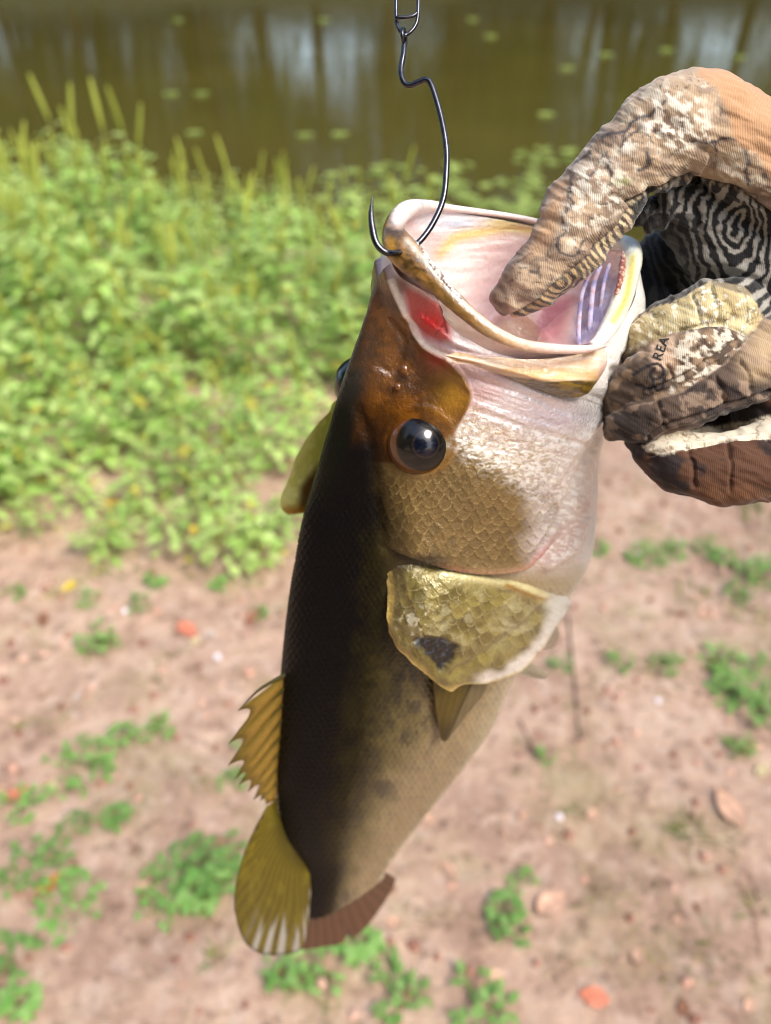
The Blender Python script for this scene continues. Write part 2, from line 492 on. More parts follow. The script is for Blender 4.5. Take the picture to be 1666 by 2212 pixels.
# ------------------------------------------------------------------ the weed bed on the bank
def weed_meshes(seed, h, nleaf, leaf_len, spikes):
    r = np.random.default_rng(seed)
    lean = r.normal(0, .06, 2)
    st = spline([(0, 0, -.02), (lean[0] * h * .3, lean[1] * h * .3, h * .45), (lean[0] * h, lean[1] * h, h)], 9)
    sp_ = [(*tube(st, np.linspace(.0042, .0016, 9), 6), S(150, 150, 80))]
    n = nleaf
    z = np.sort(r.uniform(.12, .97, n))
    base = np.stack([np.interp(z, np.linspace(0, 1, 9), st[:, i]) for i in range(3)], 1)
    a = np.arange(n) * 2.4 + r.normal(0, .35, n)
    el = r.uniform(-.15, .55, n)
    reach = r.uniform(.01, .10, n) * (1.25 - z)
    d = np.stack([np.cos(a), np.sin(a), el], 1)
    base2 = base + d * reach[:, None] * 1.2
    Ln = leaf_len * r.uniform(.55, 1.15, n) * (1.12 - .5 * z)
    V, q, t = leaf_batch(base2, d, np.tile([0, 0, 1.0], (n, 1)), Ln, Ln * r.uniform(.55, .75, n), .10, r.uniform(.1, .55, n))
    light = S(208, 230, 146, .84); mid = S(160, 202, 94, .78); yel = S(214, 206, 90, .72)
    f = r.uniform(0, 1, (n, 1)); c = light * f + mid * (1 - f)
    y = (r.uniform(0, 1, n) > .94)[:, None]; c = np.where(y, yel, c)
    for k in range(n):       # petioles
        if reach[k] > .02:
            sp_.append((*tube(np.array([base[k], base2[k]]), [.0012, .0009], 4, False), S(168, 176, 96)))
    sv, sf, scl = merge(sp_)
    kp = []
    for k in range(spikes):
        top = st[-1] if k == 0 else base[int(r.integers(n // 2, n))]
        dirn = np.array([r.normal(0, .16), r.normal(0, .16), 1.0]); ln = h * r.uniform(.22, .42) * (1 if k == 0 else .6)
        m_ = 16
        pth = top + dirn * (np.linspace(0, 1, m_)[:, None] * ln) + np.array([lean[0], lean[1], 0]) * (np.linspace(0, 1, m_)[:, None] ** 2) * .05
        rad = .0062 * np.sin(np.clip(np.linspace(.25, 3.0, m_), 0, 3.0)) ** .6 * (1 + .28 * (np.arange(m_) % 2)) + .0008
        kp.append((*tube(pth, rad, 7), S(186, 196, 88, .75) * r.uniform(.85, 1.1)))
    ms = raw_mesh('stem', sv, sf, scl); ms.materials.append(m_stem)
    ml = raw_mesh('leaves', V, [q, t], np.repeat(c, 8, 0)); ml.materials.append(m_leaf)
    out_ = [ms, ml]
    for part in kp:
        mk = raw_mesh('flower_spike', *part[:2], part[2]); mk.materials.append(m_spike)
        out_.append(mk)
    return out_
weedv = [weed_meshes(400 + k, h, n, ll, s) for k, (h, n, ll, s) in enumerate([(.42, 60, .078, 3), (.36, 64, .072, 2), (.30, 52, .080, 1), (.46, 56, .066, 4), (.26, 50, .070, 0), (.33, 60, .066, 3), (.22, 38, .068, 1), (.38, 50, .088, 2)])]
def place_plant(kind, variants, x, y, s, label, group, nm):
    t = root(nm, (x, y, float(ground_z(x, y))), label, 'weed', group)
    t.rotation_euler = (rng.normal(0, .06), rng.normal(0, .06), rng.uniform(0, 6.28)); t.scale = (s, s, s)
    for me in variants[kind]:
        if me is not None:
            link(bpy.data.objects.new(me.name.split('.')[0], me), t)
WEEDLAB = ['tall broad leaved weed with three flower spikes', 'bushy weed with two flower spikes', 'broad leaved weed with one flower spike', 'tallest thin weed with four flower spikes', 'short bushy weed without flower spikes', 'bushy weed with three short flower spikes', 'short weed with one flower spike', 'big leaved weed with two flower spikes']
# outline of the bed on the ground (x, y)
BED = np.array([ground_at(u, v)[:2] for u, v in [(-420,1120),(40,1130),(150,1020),(330,1010),(480,1120),(600,1080),(640,960),(800,900),(905,760),(925,640)]])
BED = np.vstack([BED, [ground_at(u, v)[:2] for u, v in [(880,585),(760,560),(640,548),(480,540),(330,520),(200,490),(0,455),(-500,450)]]])
cnt = 0
tries = 0
placed = []
while cnt < 290 and tries < 60000:
    tries += 1
    x, y = rng.uniform(-3.9, .95), rng.uniform(1.7, 5.4)
    if not poly_in(np.array(x), np.array(y), BED):
        continue
    if abs(x + .2) > .62 * y + .45:
        continue
    if any((x - a) ** 2 + (y - b_) ** 2 < .088 ** 2 for a, b_ in placed):
        continue
    placed.append((x, y))
    near_ = y < 2.7
    kind = int(rng.choice([2, 4, 5, 6, 7] if near_ else [0, 1, 2, 3, 5, 7, 3, 0]))
    lab = WEEDLAB[kind] + (' at the bed front beside bare dirt' if y < 2.5 else ' at the bed edge against the pond' if y > 4.2 else ' in the thick middle of the bed')
    place_plant(kind, weedv, x, y, rng.uniform(.62, 1.22) * (.85 if near_ else 1.0) * (1.15 if x < -1.1 else 1.0), lab, 'weeds in the dense bed beside the pond', 'weed')
    cnt += 1
for u, v, k, s in [(14,235,3,1),(112,205,3,1),(198,265,3,1),(250,330,3,1),(345,365,3,1),(405,312,3,1),(455,300,3,1),(575,285,3,1),(612,322,3,1),(660,380,3,1),(505,370,3,1),(60,290,3,1),(700,410,3,1),(800,425,3,1)]:
    g = ground_at(u, v + 225, -.05)
    d_ = W(at(u, v, 1.0)) - np.array([0, 0, CAM_H]); s = (CAM_H + d_[2] * g[1] / d_[1] + .05) / .60
    place_plant(3, weedv, g[0], g[1], float(s), 'tall spiked weed standing above the bed at the water edge', 'spiked weeds at the water edge', 'weed')
# lone sprays standing in front of the bed
for u, v, k, s in [(505,1085,6,.9),(592,1015,6,.85),(60,1060,2,.8),(385,1190,6,.75),(330,1070,6,.8),(180,1100,5,.6),(440,1150,5,.55),(640,1130,6,.6),(270,1170,6,.5),(90,1150,6,.6),(600,1180,6,.6),(520,1160,6,.8),(560,1215,4,.7),(480,1205,6,.7),(300,1120,4,.7),(230,1200,4,.6)]:
    g = ground_at(u, v)
    place_plant(k, weedv, g[0], g[1], s, 'short leafy weed on the bare dirt in front of the dense bed', 'short weeds in front of the dense bed', 'weed')

# ------------------------------------------------------------------ low plants, grass and litter on the dirt
def seedling_mesh(seed, n, rad, ll):
    r = np.random.default_rng(seed)
    V = []
    a = r.uniform(0, 6.28, n); rr = rad * np.sqrt(r.uniform(0, 1, n)); z = r.uniform(.006, .045, n) * (1.2 - rr / rad * .6)
    base = np.stack([rr * np.cos(a), rr * np.sin(a), z], 1)
    a2 = a + r.normal(0, 1.0, n)
    d = np.stack([np.cos(a2), np.sin(a2), r.uniform(0, .5, n)], 1)
    Ln = ll * r.uniform(.6, 1.2, n)
    V, q, t = leaf_batch(base, d, np.tile([0, 0, 1.0], (n, 1)), Ln, Ln * r.uniform(.5, .8, n), .10, r.uniform(.1, .5, n))
    f = r.uniform(0, 1, (n, 1)); c = S(160, 200, 112, .72) * f + S(126, 180, 84, .68) * (1 - f)
    ml = raw_mesh('leaves', V, [q, t], np.repeat(c, 8, 0)); ml.materials.append(m_leaf)
    sp_ = [(*tube(spline([(0, 0, -.01), (base[k] * np.array([.5, .5, .4])), base[k]], 4), [.0012] * 4, 4, False), S(130, 150, 84)) for k in range(0, n, 2)]
    sv, sf, cl = merge(sp_)
    ms = raw_mesh('stem', sv, sf, cl); ms.materials.append(m_stem)
    return ms, ml
SEEDLAB = ['round dense clump of bright green seedlings on the dirt', 'small loose clump of green seedlings on the dirt', 'widest many leaved clump of green seedlings on the dirt', 'narrow upright sprig of green leaves on the dirt', 'tiny sprig of small green leaves on the dirt']
seedv = [seedling_mesh(500 + k, n, r_, l_) for k, (n, r_, l_) in enumerate([(46, .06, .024), (30, .045, .022), (60, .075, .026), (22, .03, .026), (16, .03, .018)])]
for u, v, k, s in [(175,1660,2,1.0),(215,1385,1,1.1),(265,1600,3,.9),(340,1580,1,.8),(60,1740,1,1.0),(160,1800,4,1.0),(245,1775,3,.9),(90,1860,1,1.0),(150,1960,2,.8),(350,1900,1,.9),(450,1870,0,1.0),
                   (445,1940,3,1.3),(470,1890,1,1.0),(335,1980,4,1.2),(340,1260,3,.8),(310,1310,4,1.1),(470,1270,3,.8),(40,1905,4,1.0),(20,2090,1,1.1),(50,2165,3,.9),(610,2110,3,.9),(690,2105,1,1.0),
                   (780,2040,3,1.1),(860,2150,1,1.0),(830,2090,4,1.0),(1085,1985,3,.9),(1100,2010,4,1.1),(1040,2170,1,1.2),(1590,1495,0,1.0),(1640,1530,1,1.3),(1560,1440,1,1.1),(1400,1205,2,.8),(1640,1240,0,.9),(1530,1190,1,.9),(1600,1290,1,.9),(1440,1440,1,.7),(1650,1460,4,1.3),
                   (1450,1190,1,.9),(1340,1440,4,1.0),(1210,1440,4,.9),(1600,1610,4,.9),(1130,1920,4,.8),(1180,1640,4,.8),(540,1610,1,.7),(500,1700,4,.9),(560,1165,3,.9),(1290,1190,4,1.0),(1560,1215,3,.9),(200,1300,4,1.0),(560,1330,4,.8),(30,1290,4,1.0)]:
    g = ground_at(u, v)
    place_plant(k, seedv, g[0], g[1], s * rng.uniform(.9, 1.1), SEEDLAB[k], 'seedling clumps on the bare dirt', 'seedling')
def tuft_mesh(seed, n, hgt, rad):
    r = np.random.default_rng(seed)
    a = r.uniform(0, 6.28, n); rr = rad * r.uniform(0, 1, n)
    base = np.stack([rr * np.cos(a), rr * np.sin(a), np.full(n, -.004)], 1)
    d = np.stack([np.cos(a) * r.uniform(.2, 1.0, n), np.sin(a) * r.uniform(.2, 1.0, n), np.ones(n) * r.uniform(.5, 1.1, n)], 1)
    Ln = hgt * r.uniform(.5, 1.2, n)
    V, q, t = leaf_batch(base, d, np.stack([-np.sin(a), np.cos(a), 0 * a + .2], 1), Ln, np.full(n, .004), .1, r.uniform(.2, .9, n))
    f = r.uniform(0, 1, (n, 1)); c = S(150, 176, 84, .72) * f + S(122, 160, 70, .68) * (1 - f)
    y = (r.uniform(0, 1, n) > .8)[:, None]; c = np.where(y, S(206, 190, 128), c)
    me = raw_mesh('grass_tuft', V, [q, t], np.repeat(c, 8, 0)); me.materials.append(m_leaf)
    return me
tuftv = [tuft_mesh(600 + k, n, h, r_) for k, (n, h, r_) in enumerate([(40, .07, .02), (28, .055, .03), (60, .05, .05)])]
def place_one(me, nm, x, y, s, label, cat, group, dz=0.0, tilt=.1, mats=None):
    o = link(bpy.data.objects.new(nm, me))
    o.location = (x, y, float(ground_z(x, y)) + dz)
    o.rotation_euler = (rng.normal(0, tilt), rng.normal(0, tilt), rng.uniform(0, 6.28)); o.scale = (s, s, s)
    return tag(o, label, cat, group)
for u, v, k, s in [(1490,1800,0,1.2),(1440,1780,1,1.0),(1560,1810,1,1.0),(1085,1990,1,.9),(1400,1950,2,1.0),(1620,1090,0,1.0),(1650,1120,2,1.2),(210,1400,0,1.1),(120,1560,1,.9),(560,1480,1,.8),(1350,1420,1,1.0),(1590,1620,0,.9),
                   (1430,1450,2,.9),(1620,1330,2,.9),(1180,1700,1,.8),(1250,1760,1,.7),(380,1420,2,.8),(330,1480,2,.7),(60,1560,1,.8),(480,2060,1,.9),(640,2130,0,.8),(720,2170,1,.9),(900,2120,1,.8),(1200,2080,2,.9),(1560,2050,2,1.0),
                   (1640,1960,1,1.0),(1300,1960,1,.9),(1460,2100,2,.9),(150,1270,2,1.0),(420,1230,2,1.0),(250,1230,2,1.1),(520,1260,2,.9),(1380,1330,1,.8),(1500,1280,2,.9),(1120,1600,1,.7),(960,1990,1,.8),(880,1990,1,.7),(430,1700,1,.8)]:
    g = ground_at(u, v)
    place_one(tuftv[k], 'grass_tuft', g[0], g[1], s, ['upright tuft of thin green grass on the dirt', 'small thin tuft of short grass on the dirt', 'wide flat tuft of short grass on the dirt'][k], 'grass', 'grass tufts on the bare dirt')
# sparse blades everywhere
n = 26000
bx_, by_ = rng.uniform(-2.4, 2.4, n), rng.uniform(.35, 4.8, n)
keep = fbm(bx_ * 2.2, by_ * 2.2, 0, 611) + .08 * (bx_ > .5) + .06 * (by_ > 1.9) > .50
bx_, by_ = bx_[keep], by_[keep]; n = len(bx_)
a = rng.uniform(0, 6.28, n)
V, q, t = leaf_batch(np.stack([bx_, by_, ground_z(bx_, by_) - .003], 1), np.stack([np.cos(a), np.sin(a), rng.uniform(.1, 1.2, n)], 1), np.stack([-np.sin(a), np.cos(a), 0 * a + .3], 1), rng.uniform(.014, .05, n), rng.uniform(.0015, .004, n), .1, rng.uniform(.1, .8, n))
f = rng.uniform(0, 1, (n, 1)); c = np.where(f > .35, S(160, 172, 96, .7), S(196, 172, 128, .75)) * rng.uniform(.8, 1.15, (n, 1))
tag(mesh_obj('grass', V, [q, t], m_leaf, None, np.repeat(c, 8, 0)), 'sparse short grass and dry blades scattered over the bare dirt', 'grass', kind='stuff')
# fallen leaves
def fallen_mesh(seed, ln, wd, col):
    r = np.random.default_rng(seed)
    nu_, nv_ = 11, 7
    s = np.linspace(0, 1, nu_)[:, None]; w = np.linspace(-1, 1, nv_)[None]
    half = wd * .5 * np.sin(np.pi * np.clip(s, 0.02, .985) ** .85) ** .8
    X = (s - .5) * ln + 0 * w; Y = w * half; Z = .10 * wd * w ** 2 + .12 * ln * (s - .5) ** 2 * r.choice([-1, 1.0]) + .006 * (fbm(X * 60, Y * 60, 0, seed) - .5)
    V = np.stack([X, Y, Z - Z.min() + .001], -1).reshape(-1, 3)
    c = np.array(col) * (1 + (fbm(X * 90, Y * 90, 0, seed + 3) - .5)[..., None] * .7).reshape(-1, 1)
    c = c * np.where(np.abs(Y) < .0012, .8, 1).reshape(-1, 1)
    V2 = np.vstack([V, V - np.array([0, 0, .0006])])
    f_ = grid_faces(nu_, nv_)
    me = raw_mesh('fallen_leaf', V2, np.concatenate([f_, f_[:, ::-1] + nu_ * nv_]), np.vstack([c, c])); me.materials.append(m_dry)
    return me
m_dry = mat_attr('dry_leaf', rough=.7, spec=.25, translucent=.15, noise=(120, .2), vary=.1)
LEAFC = {'orange': S(214, 140, 62), 'salmon': S(206, 126, 98), 'tan': S(212, 170, 142), 'yellow': S(226, 198, 70), 'brown': S(140, 96, 72), 'red': S(176, 82, 70), 'grey': S(204, 184, 168), 'straw': S(214, 196, 150)}
leafm = {k: [fallen_mesh(700 + i * 7 + j, .055, .034, c_) for j in range(2)] for i, (k, c_) in enumerate(LEAFC.items())}
special = {
 (112, 1913): ('orange', 1.0, 'orange fallen leaf lying among green seedlings on dirt'),
 (405, 1363): ('salmon', 1.2, 'curled salmon pink fallen leaf beside a patch of bare dirt'),
 (1572, 1755): ('tan', 1.5, 'large pale pinkish tan fallen leaf beside a grass tuft'),
 (150, 1268): ('yellow', .8, 'yellow fallen leaf lying at the front of the weed bed'),
 (40, 1725): ('salmon', 1.1, 'dull rust fallen leaf half under a green seedling clump'),
 (1190, 1960): ('tan', 1.3, 'broad tan fallen leaf on dirt near the scattered white pebbles'),
 (1520, 1330): ('tan', .9, 'small pale tan fallen leaf on bare dirt below the glove'),
 (1545, 1440): ('red', .7, 'small dark red fallen leaf beside green seedlings'),
 (1280, 2160): ('salmon', .9, 'reddish fallen leaf lying on crumbly dirt'),
 (545, 1340): ('brown', .9, 'dark brown curled fallen leaf by the weeds'),
}
for (u, v), (k, s, lab) in special.items():
    g = ground_at(u, v)
    o = place_one(leafm[k][0], 'fallen_leaf', g[0], g[1], s, lab, 'leaf', None, .004, .15)
for (u, v), k, s, cat_l in [((270,812),'yellow',.9,0),((208,902),'yellow',.8,0),((82,1028),'yellow',.8,0),((240,1075),'yellow',.9,0),((485,1112),'yellow',.8,0),((530,1100),'yellow',.7,0),((10,1128),'yellow',.7,0),((415,1130),'yellow',.7,0),((545,795),'yellow',.8,0),((620,835),'yellow',.8,0),
                          ((190,900),'yellow',.6,0),((400,965),'yellow',.9,0),((610,860),'yellow',.7,0)]:
    g = ground_at(u, v, .10)
    place_one(leafm[k][1], 'yellow_leaf', g[0], g[1], s, 'yellowed leaf caught low among the green weeds of the bed', 'leaf', 'yellowed leaves in the weed bed', .08, .35)
for k in range(46):
    u, v = rng.uniform(0, 1666), rng.uniform(1250, 2200)
    g = ground_at(u, v)
    kk_ = str(rng.choice(['tan', 'brown', 'grey', 'straw', 'tan', 'straw', 'brown']))
    place_one(leafm[kk_][int(rng.integers(0, 2))], 'fallen_leaf', g[0], g[1], rng.uniform(.35, .8), {'tan': 'small dry tan leaf scrap lying flat on the dirt', 'brown': 'small dry brown leaf scrap lying flat on the dirt', 'grey': 'small pale grey leaf scrap lying flat on the dirt', 'straw': 'small straw coloured leaf scrap lying flat on the dirt', 'salmon': 'small pinkish leaf scrap lying flat on the dirt'}[kk_],
              'leaf', kk_ + ' leaf scraps on the dirt', .003, .12)
# white pebbles
def pebble_mesh(seed):
    r = np.random.default_rng(seed)
    th = np.linspace(0, math.pi, 9)[:, None]; ph = np.linspace(0, 2 * math.pi, 12, endpoint=False)[None]
    d = np.stack([np.sin(th) * np.cos(ph), np.sin(th) * np.sin(ph), np.cos(th) + 0 * ph], -1)
    V = d * (1 + .3 * (fbm(d[..., 0] * 2 + seed, d[..., 1] * 2, d[..., 2] * 2, seed) - .5))[..., None] * np.array([1, .8, .55])
    me = raw_mesh('pebble', V.reshape(-1, 3), grid_faces(9, 12, True)[:, ::-1], S(236, 228, 232)); me.materials.append(m_peb)
    return me
m_peb = mat_attr('pebble', rough=.6, noise=(300, .1))
pebv = [pebble_mesh(801), pebble_mesh(802)]
for u, v, s in [(1208,1770,.0085),(1420,1520,.009),(1545,1443,.007),(1378,1195,.008),(270,1320,.009),(700,1990,.006),(470,1420,.011)]:
    g = ground_at(u, v)
    place_one(pebv[int(rng.integers(0, 2))], 'pebble', g[0], g[1], s, 'small whitish pebble lying on the reddish dirt', 'pebble', 'white pebbles on the dirt', .002, .3)
# dirt clods break the flat ground
m_clod = mat_attr('dirt_clod', rough=.95, spec=.1, noise=(60, .25), vary=.2)
n = 1500
cx_, cy_ = rng.uniform(-1.7, 1.7, n), rng.uniform(.3, 3.3, n)
th = np.linspace(0, math.pi, 6)[:, None]; ph = np.linspace(0, 2 * math.pi, 7, endpoint=False)[None]
unit = np.stack([np.sin(th) * np.cos(ph), np.sin(th) * np.sin(ph), np.cos(th) + 0 * ph], -1).reshape(-1, 3)
szs = rng.uniform(.003, .012, (n, 1, 1)) * rng.uniform(.6, 1.3, (n, 1, 3))
V = unit[None] * szs * (1 + rng.normal(0, .12, (n, len(unit), 1))) + np.stack([cx_, cy_, ground_z(cx_, cy_)], 1)[:, None]
f0 = grid_faces(6, 7, True)[:, ::-1]
F = (f0[None] + (np.arange(n) * len(unit))[:, None, None]).reshape(-1, 4)
pal = np.array([S(190, 148, 128), S(164, 122, 104), S(206, 168, 148), S(140, 100, 84)])
c = pal[rng.integers(0, 4, n)]
tag(mesh_obj('dirt_crumbs', V.reshape(-1, 3), F, m_clod, None, np.repeat(c, len(unit), 0)), 'loose crumbs of reddish dirt scattered over the bank', 'dirt', kind='stuff')
# twigs
for pts, r_, lab in (([(1226,1335),(1236,1450),(1246,1560),(1252,1610)], .0022, 'thin dark twig lying on the dirt below the gill cover'),
                     ([(1330,1490),(1430,1500),(1530,1530)], .0016, 'thin pale dry stalk lying on the dirt between seedlings'),
                     ([(1120,1560),(1150,1620),(1165,1650)], .0022, 'short brown twig on the dirt close to the fish belly'),
                     ([(1590,1905),(1630,1990),(1640,2080)], .0018, 'thin straw stalk lying on the crumbly dirt')):
    p3 = np.array([ground_at(u, v) for u, v in pts]); p3 = spline(p3, 14)
    p3[:, 2] = ground_z(p3[:, 0], p3[:, 1]) + .004
    V, F = tube(p3, np.linspace(r_, r_ * .6, 14), 6)
    c = S(66, 56, 50) if 'dark' in lab else S(120, 84, 66) if 'brown' in lab else S(190, 150, 120)
    tag(mesh_obj('twig', V, F, m_dry, None, np.broadcast_to(c, (len(V), 3))), lab, 'twig')
# floating leaves on the pond near the shore
def pad_mesh(seed):
    r = np.random.default_rng(seed)
    n = 16
    a = np.linspace(.18, 2 * math.pi - .18, n)
    rr = 1 + .10 * np.sin(a * 3 + r.uniform(0, 6)) + r.normal(0, .03, n)
    ring_ = np.stack([np.cos(a) * rr, np.sin(a) * rr * .85, np.full(n, .10)], 1)
    inn = ring_ * np.array([.5, .5, 0.3])
    V = np.vstack([[(0, 0, 0)], inn, ring_])
    V[:, 2] += .05
    j = np.arange(n - 1)
    t = np.stack([np.zeros(n - 1, int), 1 + j, 2 + j], 1)
    q = np.stack([1 + j, 1 + n + j, 2 + n + j, 2 + j], 1)
    me = raw_mesh('floating_leaf', V, [q, t], S(168, 188, 96, .75)); me.materials.append(m_leaf)
    return me
padv = [pad_mesh(901), pad_mesh(902), pad_mesh(903)]
cnt = 0
while cnt < 190:
    u, v = rng.uniform(690, 1330), rng.uniform(270, 475)
    lo = np.interp(u, [690, 850, 1000, 1150, 1250, 1340], [385, 350, 345, 315, 285, 275])
    if v < lo + abs(rng.normal(0, 10)) or fbm(np.array(u / 60), np.array(v / 22), 0, 911) < .42:
        continue
    g = ground_at(u, v, WATER_Z)
    if g[1] < shore_y(g[0]) + .05:
        continue
    o = link(bpy.data.objects.new('floating_leaf', padv[int(rng.integers(0, 3))]))
    s = rng.uniform(.035, .07)
    o.location = (g[0], g[1], WATER_Z + .004); o.rotation_euler = (rng.normal(0, .08), rng.normal(0, .08), rng.uniform(0, 6.28)); o.scale = (s, s, s)
    tag(o, 'small green leaf floating on the pond close to the shore', 'floating leaf', 'green leaves floating near the shore')
    cnt += 1
for u, v in [(385,45),(1022,43),(1060,80),(370,205),(435,205),(660,295),(735,293),(1180,250),(1225,150),(1310,120),(1440,110),(1598,125),(700,45),(420,290)]:
    g = ground_at(u, v, WATER_Z)
    o = link(bpy.data.objects.new('floating_leaf', padv[int(rng.integers(0, 3))]))
    o.location = (g[0], g[1], WATER_Z + .004); o.rotation_euler = (0, 0, rng.uniform(0, 6.28)); o.scale = (.055 + .004 * g[1],) * 3
    tag(o, 'single pale leaf drifting on the open brown water', 'floating leaf', 'leaves drifting on open water')
# ================================================================== the bass
# fish frame in camera axes: FN = sideways towards the flank in view; n = distance from the midplane (m)
FN = np.array([.43, -.57, -.70]); FN /= np.linalg.norm(FN)
FO = at(845, 480, .25) @ FN
def Q(u, v, n_cm):
    """point of the fish seen at (u, v) and n_cm to the side of its midplane"""
    r = np.array([(u - CU) / FPX, (CV - v) / FPX, 1.0])
    return r * ((n_cm * .01 + FO) / (r @ FN))
def mirror(P):
    P = np.asarray(P, float)
    return P - 2 * ((P @ FN) - FO)[..., None] * FN
fish = root('largemouth_bass', W(Q(950, 1300, 0)), 'large wet olive and white bass hanging head up with its mouth wide open', 'fish')

m_skin = mat_attr('bass_skin', prm=True, coat=.45, coat_rough=.12, spec=.5, noise=(700, .20), bump=(620, .00055), sss_radius=(.004, 0, 0))
m_flesh = mat_attr('mouth_flesh', rough=.30, coat=.5, coat_rough=.12, noise=(420, .14), bump=(520, .00045), sss=.35, sss_radius=(.005, 0, 0))
m_fin = mat_attr('fin_membrane', rough=.32, coat=.4, coat_rough=.15, noise=(500, .25), bump=(500, .0003), translucent=.58)
m_eye = mat_attr('eye_gloss', rough=.3, spec=.15, coat=.75, coat_rough=.03, noise=(900, .2))

ROWS = [
 # rim of the mouth
 [(834,520,0),(858,590,.9),(922,632,1.6),(1000,690,2.3),(1105,742,2.9),(1255,757,3.4),(1325,718,3.0),(1370,640,1.9),(1381,556,0.2)],
 [(822,600,0),(848,650,.6),(905,700,1.4),(980,752,2.4),(1090,800,3.2),(1238,830,3.5),(1312,795,3.0),(1366,735,1.9),(1384,665,0.3)],
 [(800,658,0),(838,708,.55),(905,775,1.35),(985,825,2.5),(1078,880,3.3),(1190,920,3.6),(1275,900,3.1),(1337,852,1.9),(1350,800,0.2)],
 [(766,757,0),(806,803,.65),(870,860,1.55),(945,905,2.55),(1050,950,3.4),(1165,985,3.8),(1248,975,3.2),(1306,935,1.9),(1316,885,0)],
 [(730,872,0),(771,916,.8),(840,960,1.8),(922,1000,2.8),(1030,1030,3.7),(1145,1050,4.0),(1228,1050,3.3),(1284,1022,1.9),(1290,972,0)],
 [(695,1000,0),(736,1050,.95),(812,1090,2.0),(912,1120,3.2),(1030,1140,4.0),(1140,1150,4.15),(1225,1150,3.4),(1281,1122,1.9),(1283,1072,0)],
 [(662,1130,0),(705,1175,1.05),(790,1205,2.2),(900,1222,3.4),(1020,1240,4.1),(1120,1245,4.1),(1208,1240,3.3),(1266,1235,1.8),(1262,1190,0)],
 [(633,1285,0),(680,1320,1.2),(770,1350,2.5),(880,1365,3.4),(990,1370,3.7),(1080,1370,3.4),(1150,1360,2.6),(1192,1340,1.4),(1195,1310,0)],
 [(616,1440,0),(661,1470,1.3),(750,1495,2.7),(860,1505,3.4),(960,1505,3.4),(1030,1500,2.9),(1080,1490,2.1),(1109,1470,1.1),(1108,1440,0)],
 [(607,1567,0),(650,1595,1.3),(735,1620,2.5),(830,1630,3.1),(910,1625,3.0),(975,1615,2.4),(1028,1600,1.6),(1056,1585,.8),(1058,1560,0)],
 [(599,1690,0),(640,1715,1.15),(715,1735,2.1),(790,1742,2.4),(850,1738,2.2),(900,1730,1.8),(942,1718,1.2),(966,1705,.6),(970,1688,0)],
 [(612,1795,0),(645,1815,.95),(705,1830,1.55),(760,1835,1.7),(805,1832,1.6),(842,1825,1.25),(868,1815,.8),(886,1805,.4),(890,1795,0)],
 [(655,1872,0),(672,1885,.7),(710,1897,1.1),(745,1900,1.2),(775,1898,1.1),(800,1890,.9),(820,1885,.6),(834,1878,.3),(838,1870,0)],
 [(662,1975,0),(675,1985,.5),(700,1980,.7),(730,1966,.75),(760,1948,.7),(787,1931,.6),(808,1915,.4),(824,1902,.2),(830,1892,0)],
]
# far side of the mouth, pulled open by the hook and the thumb (columns 15..9)
FAR0 = [(846,466,.255),(900,440,.268),(1000,453,.290),(1080,464,.302),(1170,483,.310),(1275,505,.312),(1350,525,.308)]
NR = len(ROWS)
near = np.array([[Q(*p) for p in r] for r in ROWS])            # (NR, 9, 3)
far = mirror(near[:, 1:8])[:, ::-1]                            # columns 9..15
far0 = np.array([at(*p) for p in FAR0])[::-1]
far[0] = far0
w1_ = np.array([1, 1, 1, 1, .85, .35, 0])[:, None]; w2_ = np.array([1, 1, 1, .9, .6, .2, 0])[:, None]
far[1] = far[1] * (1 - w1_) + w1_ * (far0 * .62 + far[3] * .38 + np.array([-.004, 0, .010]))
far[2] = far[2] * (1 - w2_) + w2_ * (far0 * .28 + far[3] * .72 + np.array([-.003, 0, .008]))
ctl = np.concatenate([near, far], 1)                            # (NR, 16, 3) closed in columns
# dense samples
seglen = np.linalg.norm(np.diff(near[:, 4], axis=0), axis=1) + .004
NROW = 820
cum = np.concatenate([[0], np.cumsum(seglen)]); cum /= cum[-1]
rt = np.interp(np.linspace(0, 1, NROW), cum, np.arange(NR))
ct = np.concatenate([np.linspace(0, 8, 430, endpoint=False), np.linspace(8, 16, 110, endpoint=False)])
Mr, Mc = cr_matrix(NR, rt), cr_matrix(16, ct, True)
P = np.einsum('ri,ijk,cj->rck', Mr, ctl, Mc)
NCOL = len(ct)
Nn = grid_normals(P, True)
cen = P.mean(1, keepdims=True)
if np.mean(np.sum((P - cen) * Nn, -1)) < 0:
    Nn = -Nn; BFLIP = True
else:
    BFLIP = False
# texture coordinates: where the near-side twin of every point is seen
side = (P @ FN) - FO
Pm = np.where((side < 0)[..., None], mirror(P), P)
pu, pv = pix(Pm)
own_u, own_v = pix(P)
isfar = side < -.002
cfrac = np.minimum(ct, 16 - ct)[None, :] / 8 + 0 * pu
nz1 = fbm(pu / 40, pv / 40, 0, 3); nz2 = fbm(pu / 12, pv / 12, 0, 9); nz3 = fbm(pu / 130, pv / 130, 0, 5)
def scales(x, y):
    best_r = np.full(x.shape, 9.0); found = np.zeros(x.shape, bool); idn = np.zeros(x.shape)
    j0 = np.floor(y).astype(int)
    for dj in (-1, 0, 1):
        j = j0 + dj
        xo = x - .5 * (j % 2)
        i = np.round(xo)
        dx, dy = xo - i, y - j
        r = (dx / .60) ** 2 + (dy / 1.30) ** 2
        ok = (r < 1) & (dy > -.4) & ~found
        best_r = np.where(ok, r, best_r); idn = np.where(ok, _hash(i.astype(np.int64), j.astype(np.int64), 0, 5), idn)
        found |= ok
    return np.where(found, best_r, .6), idn

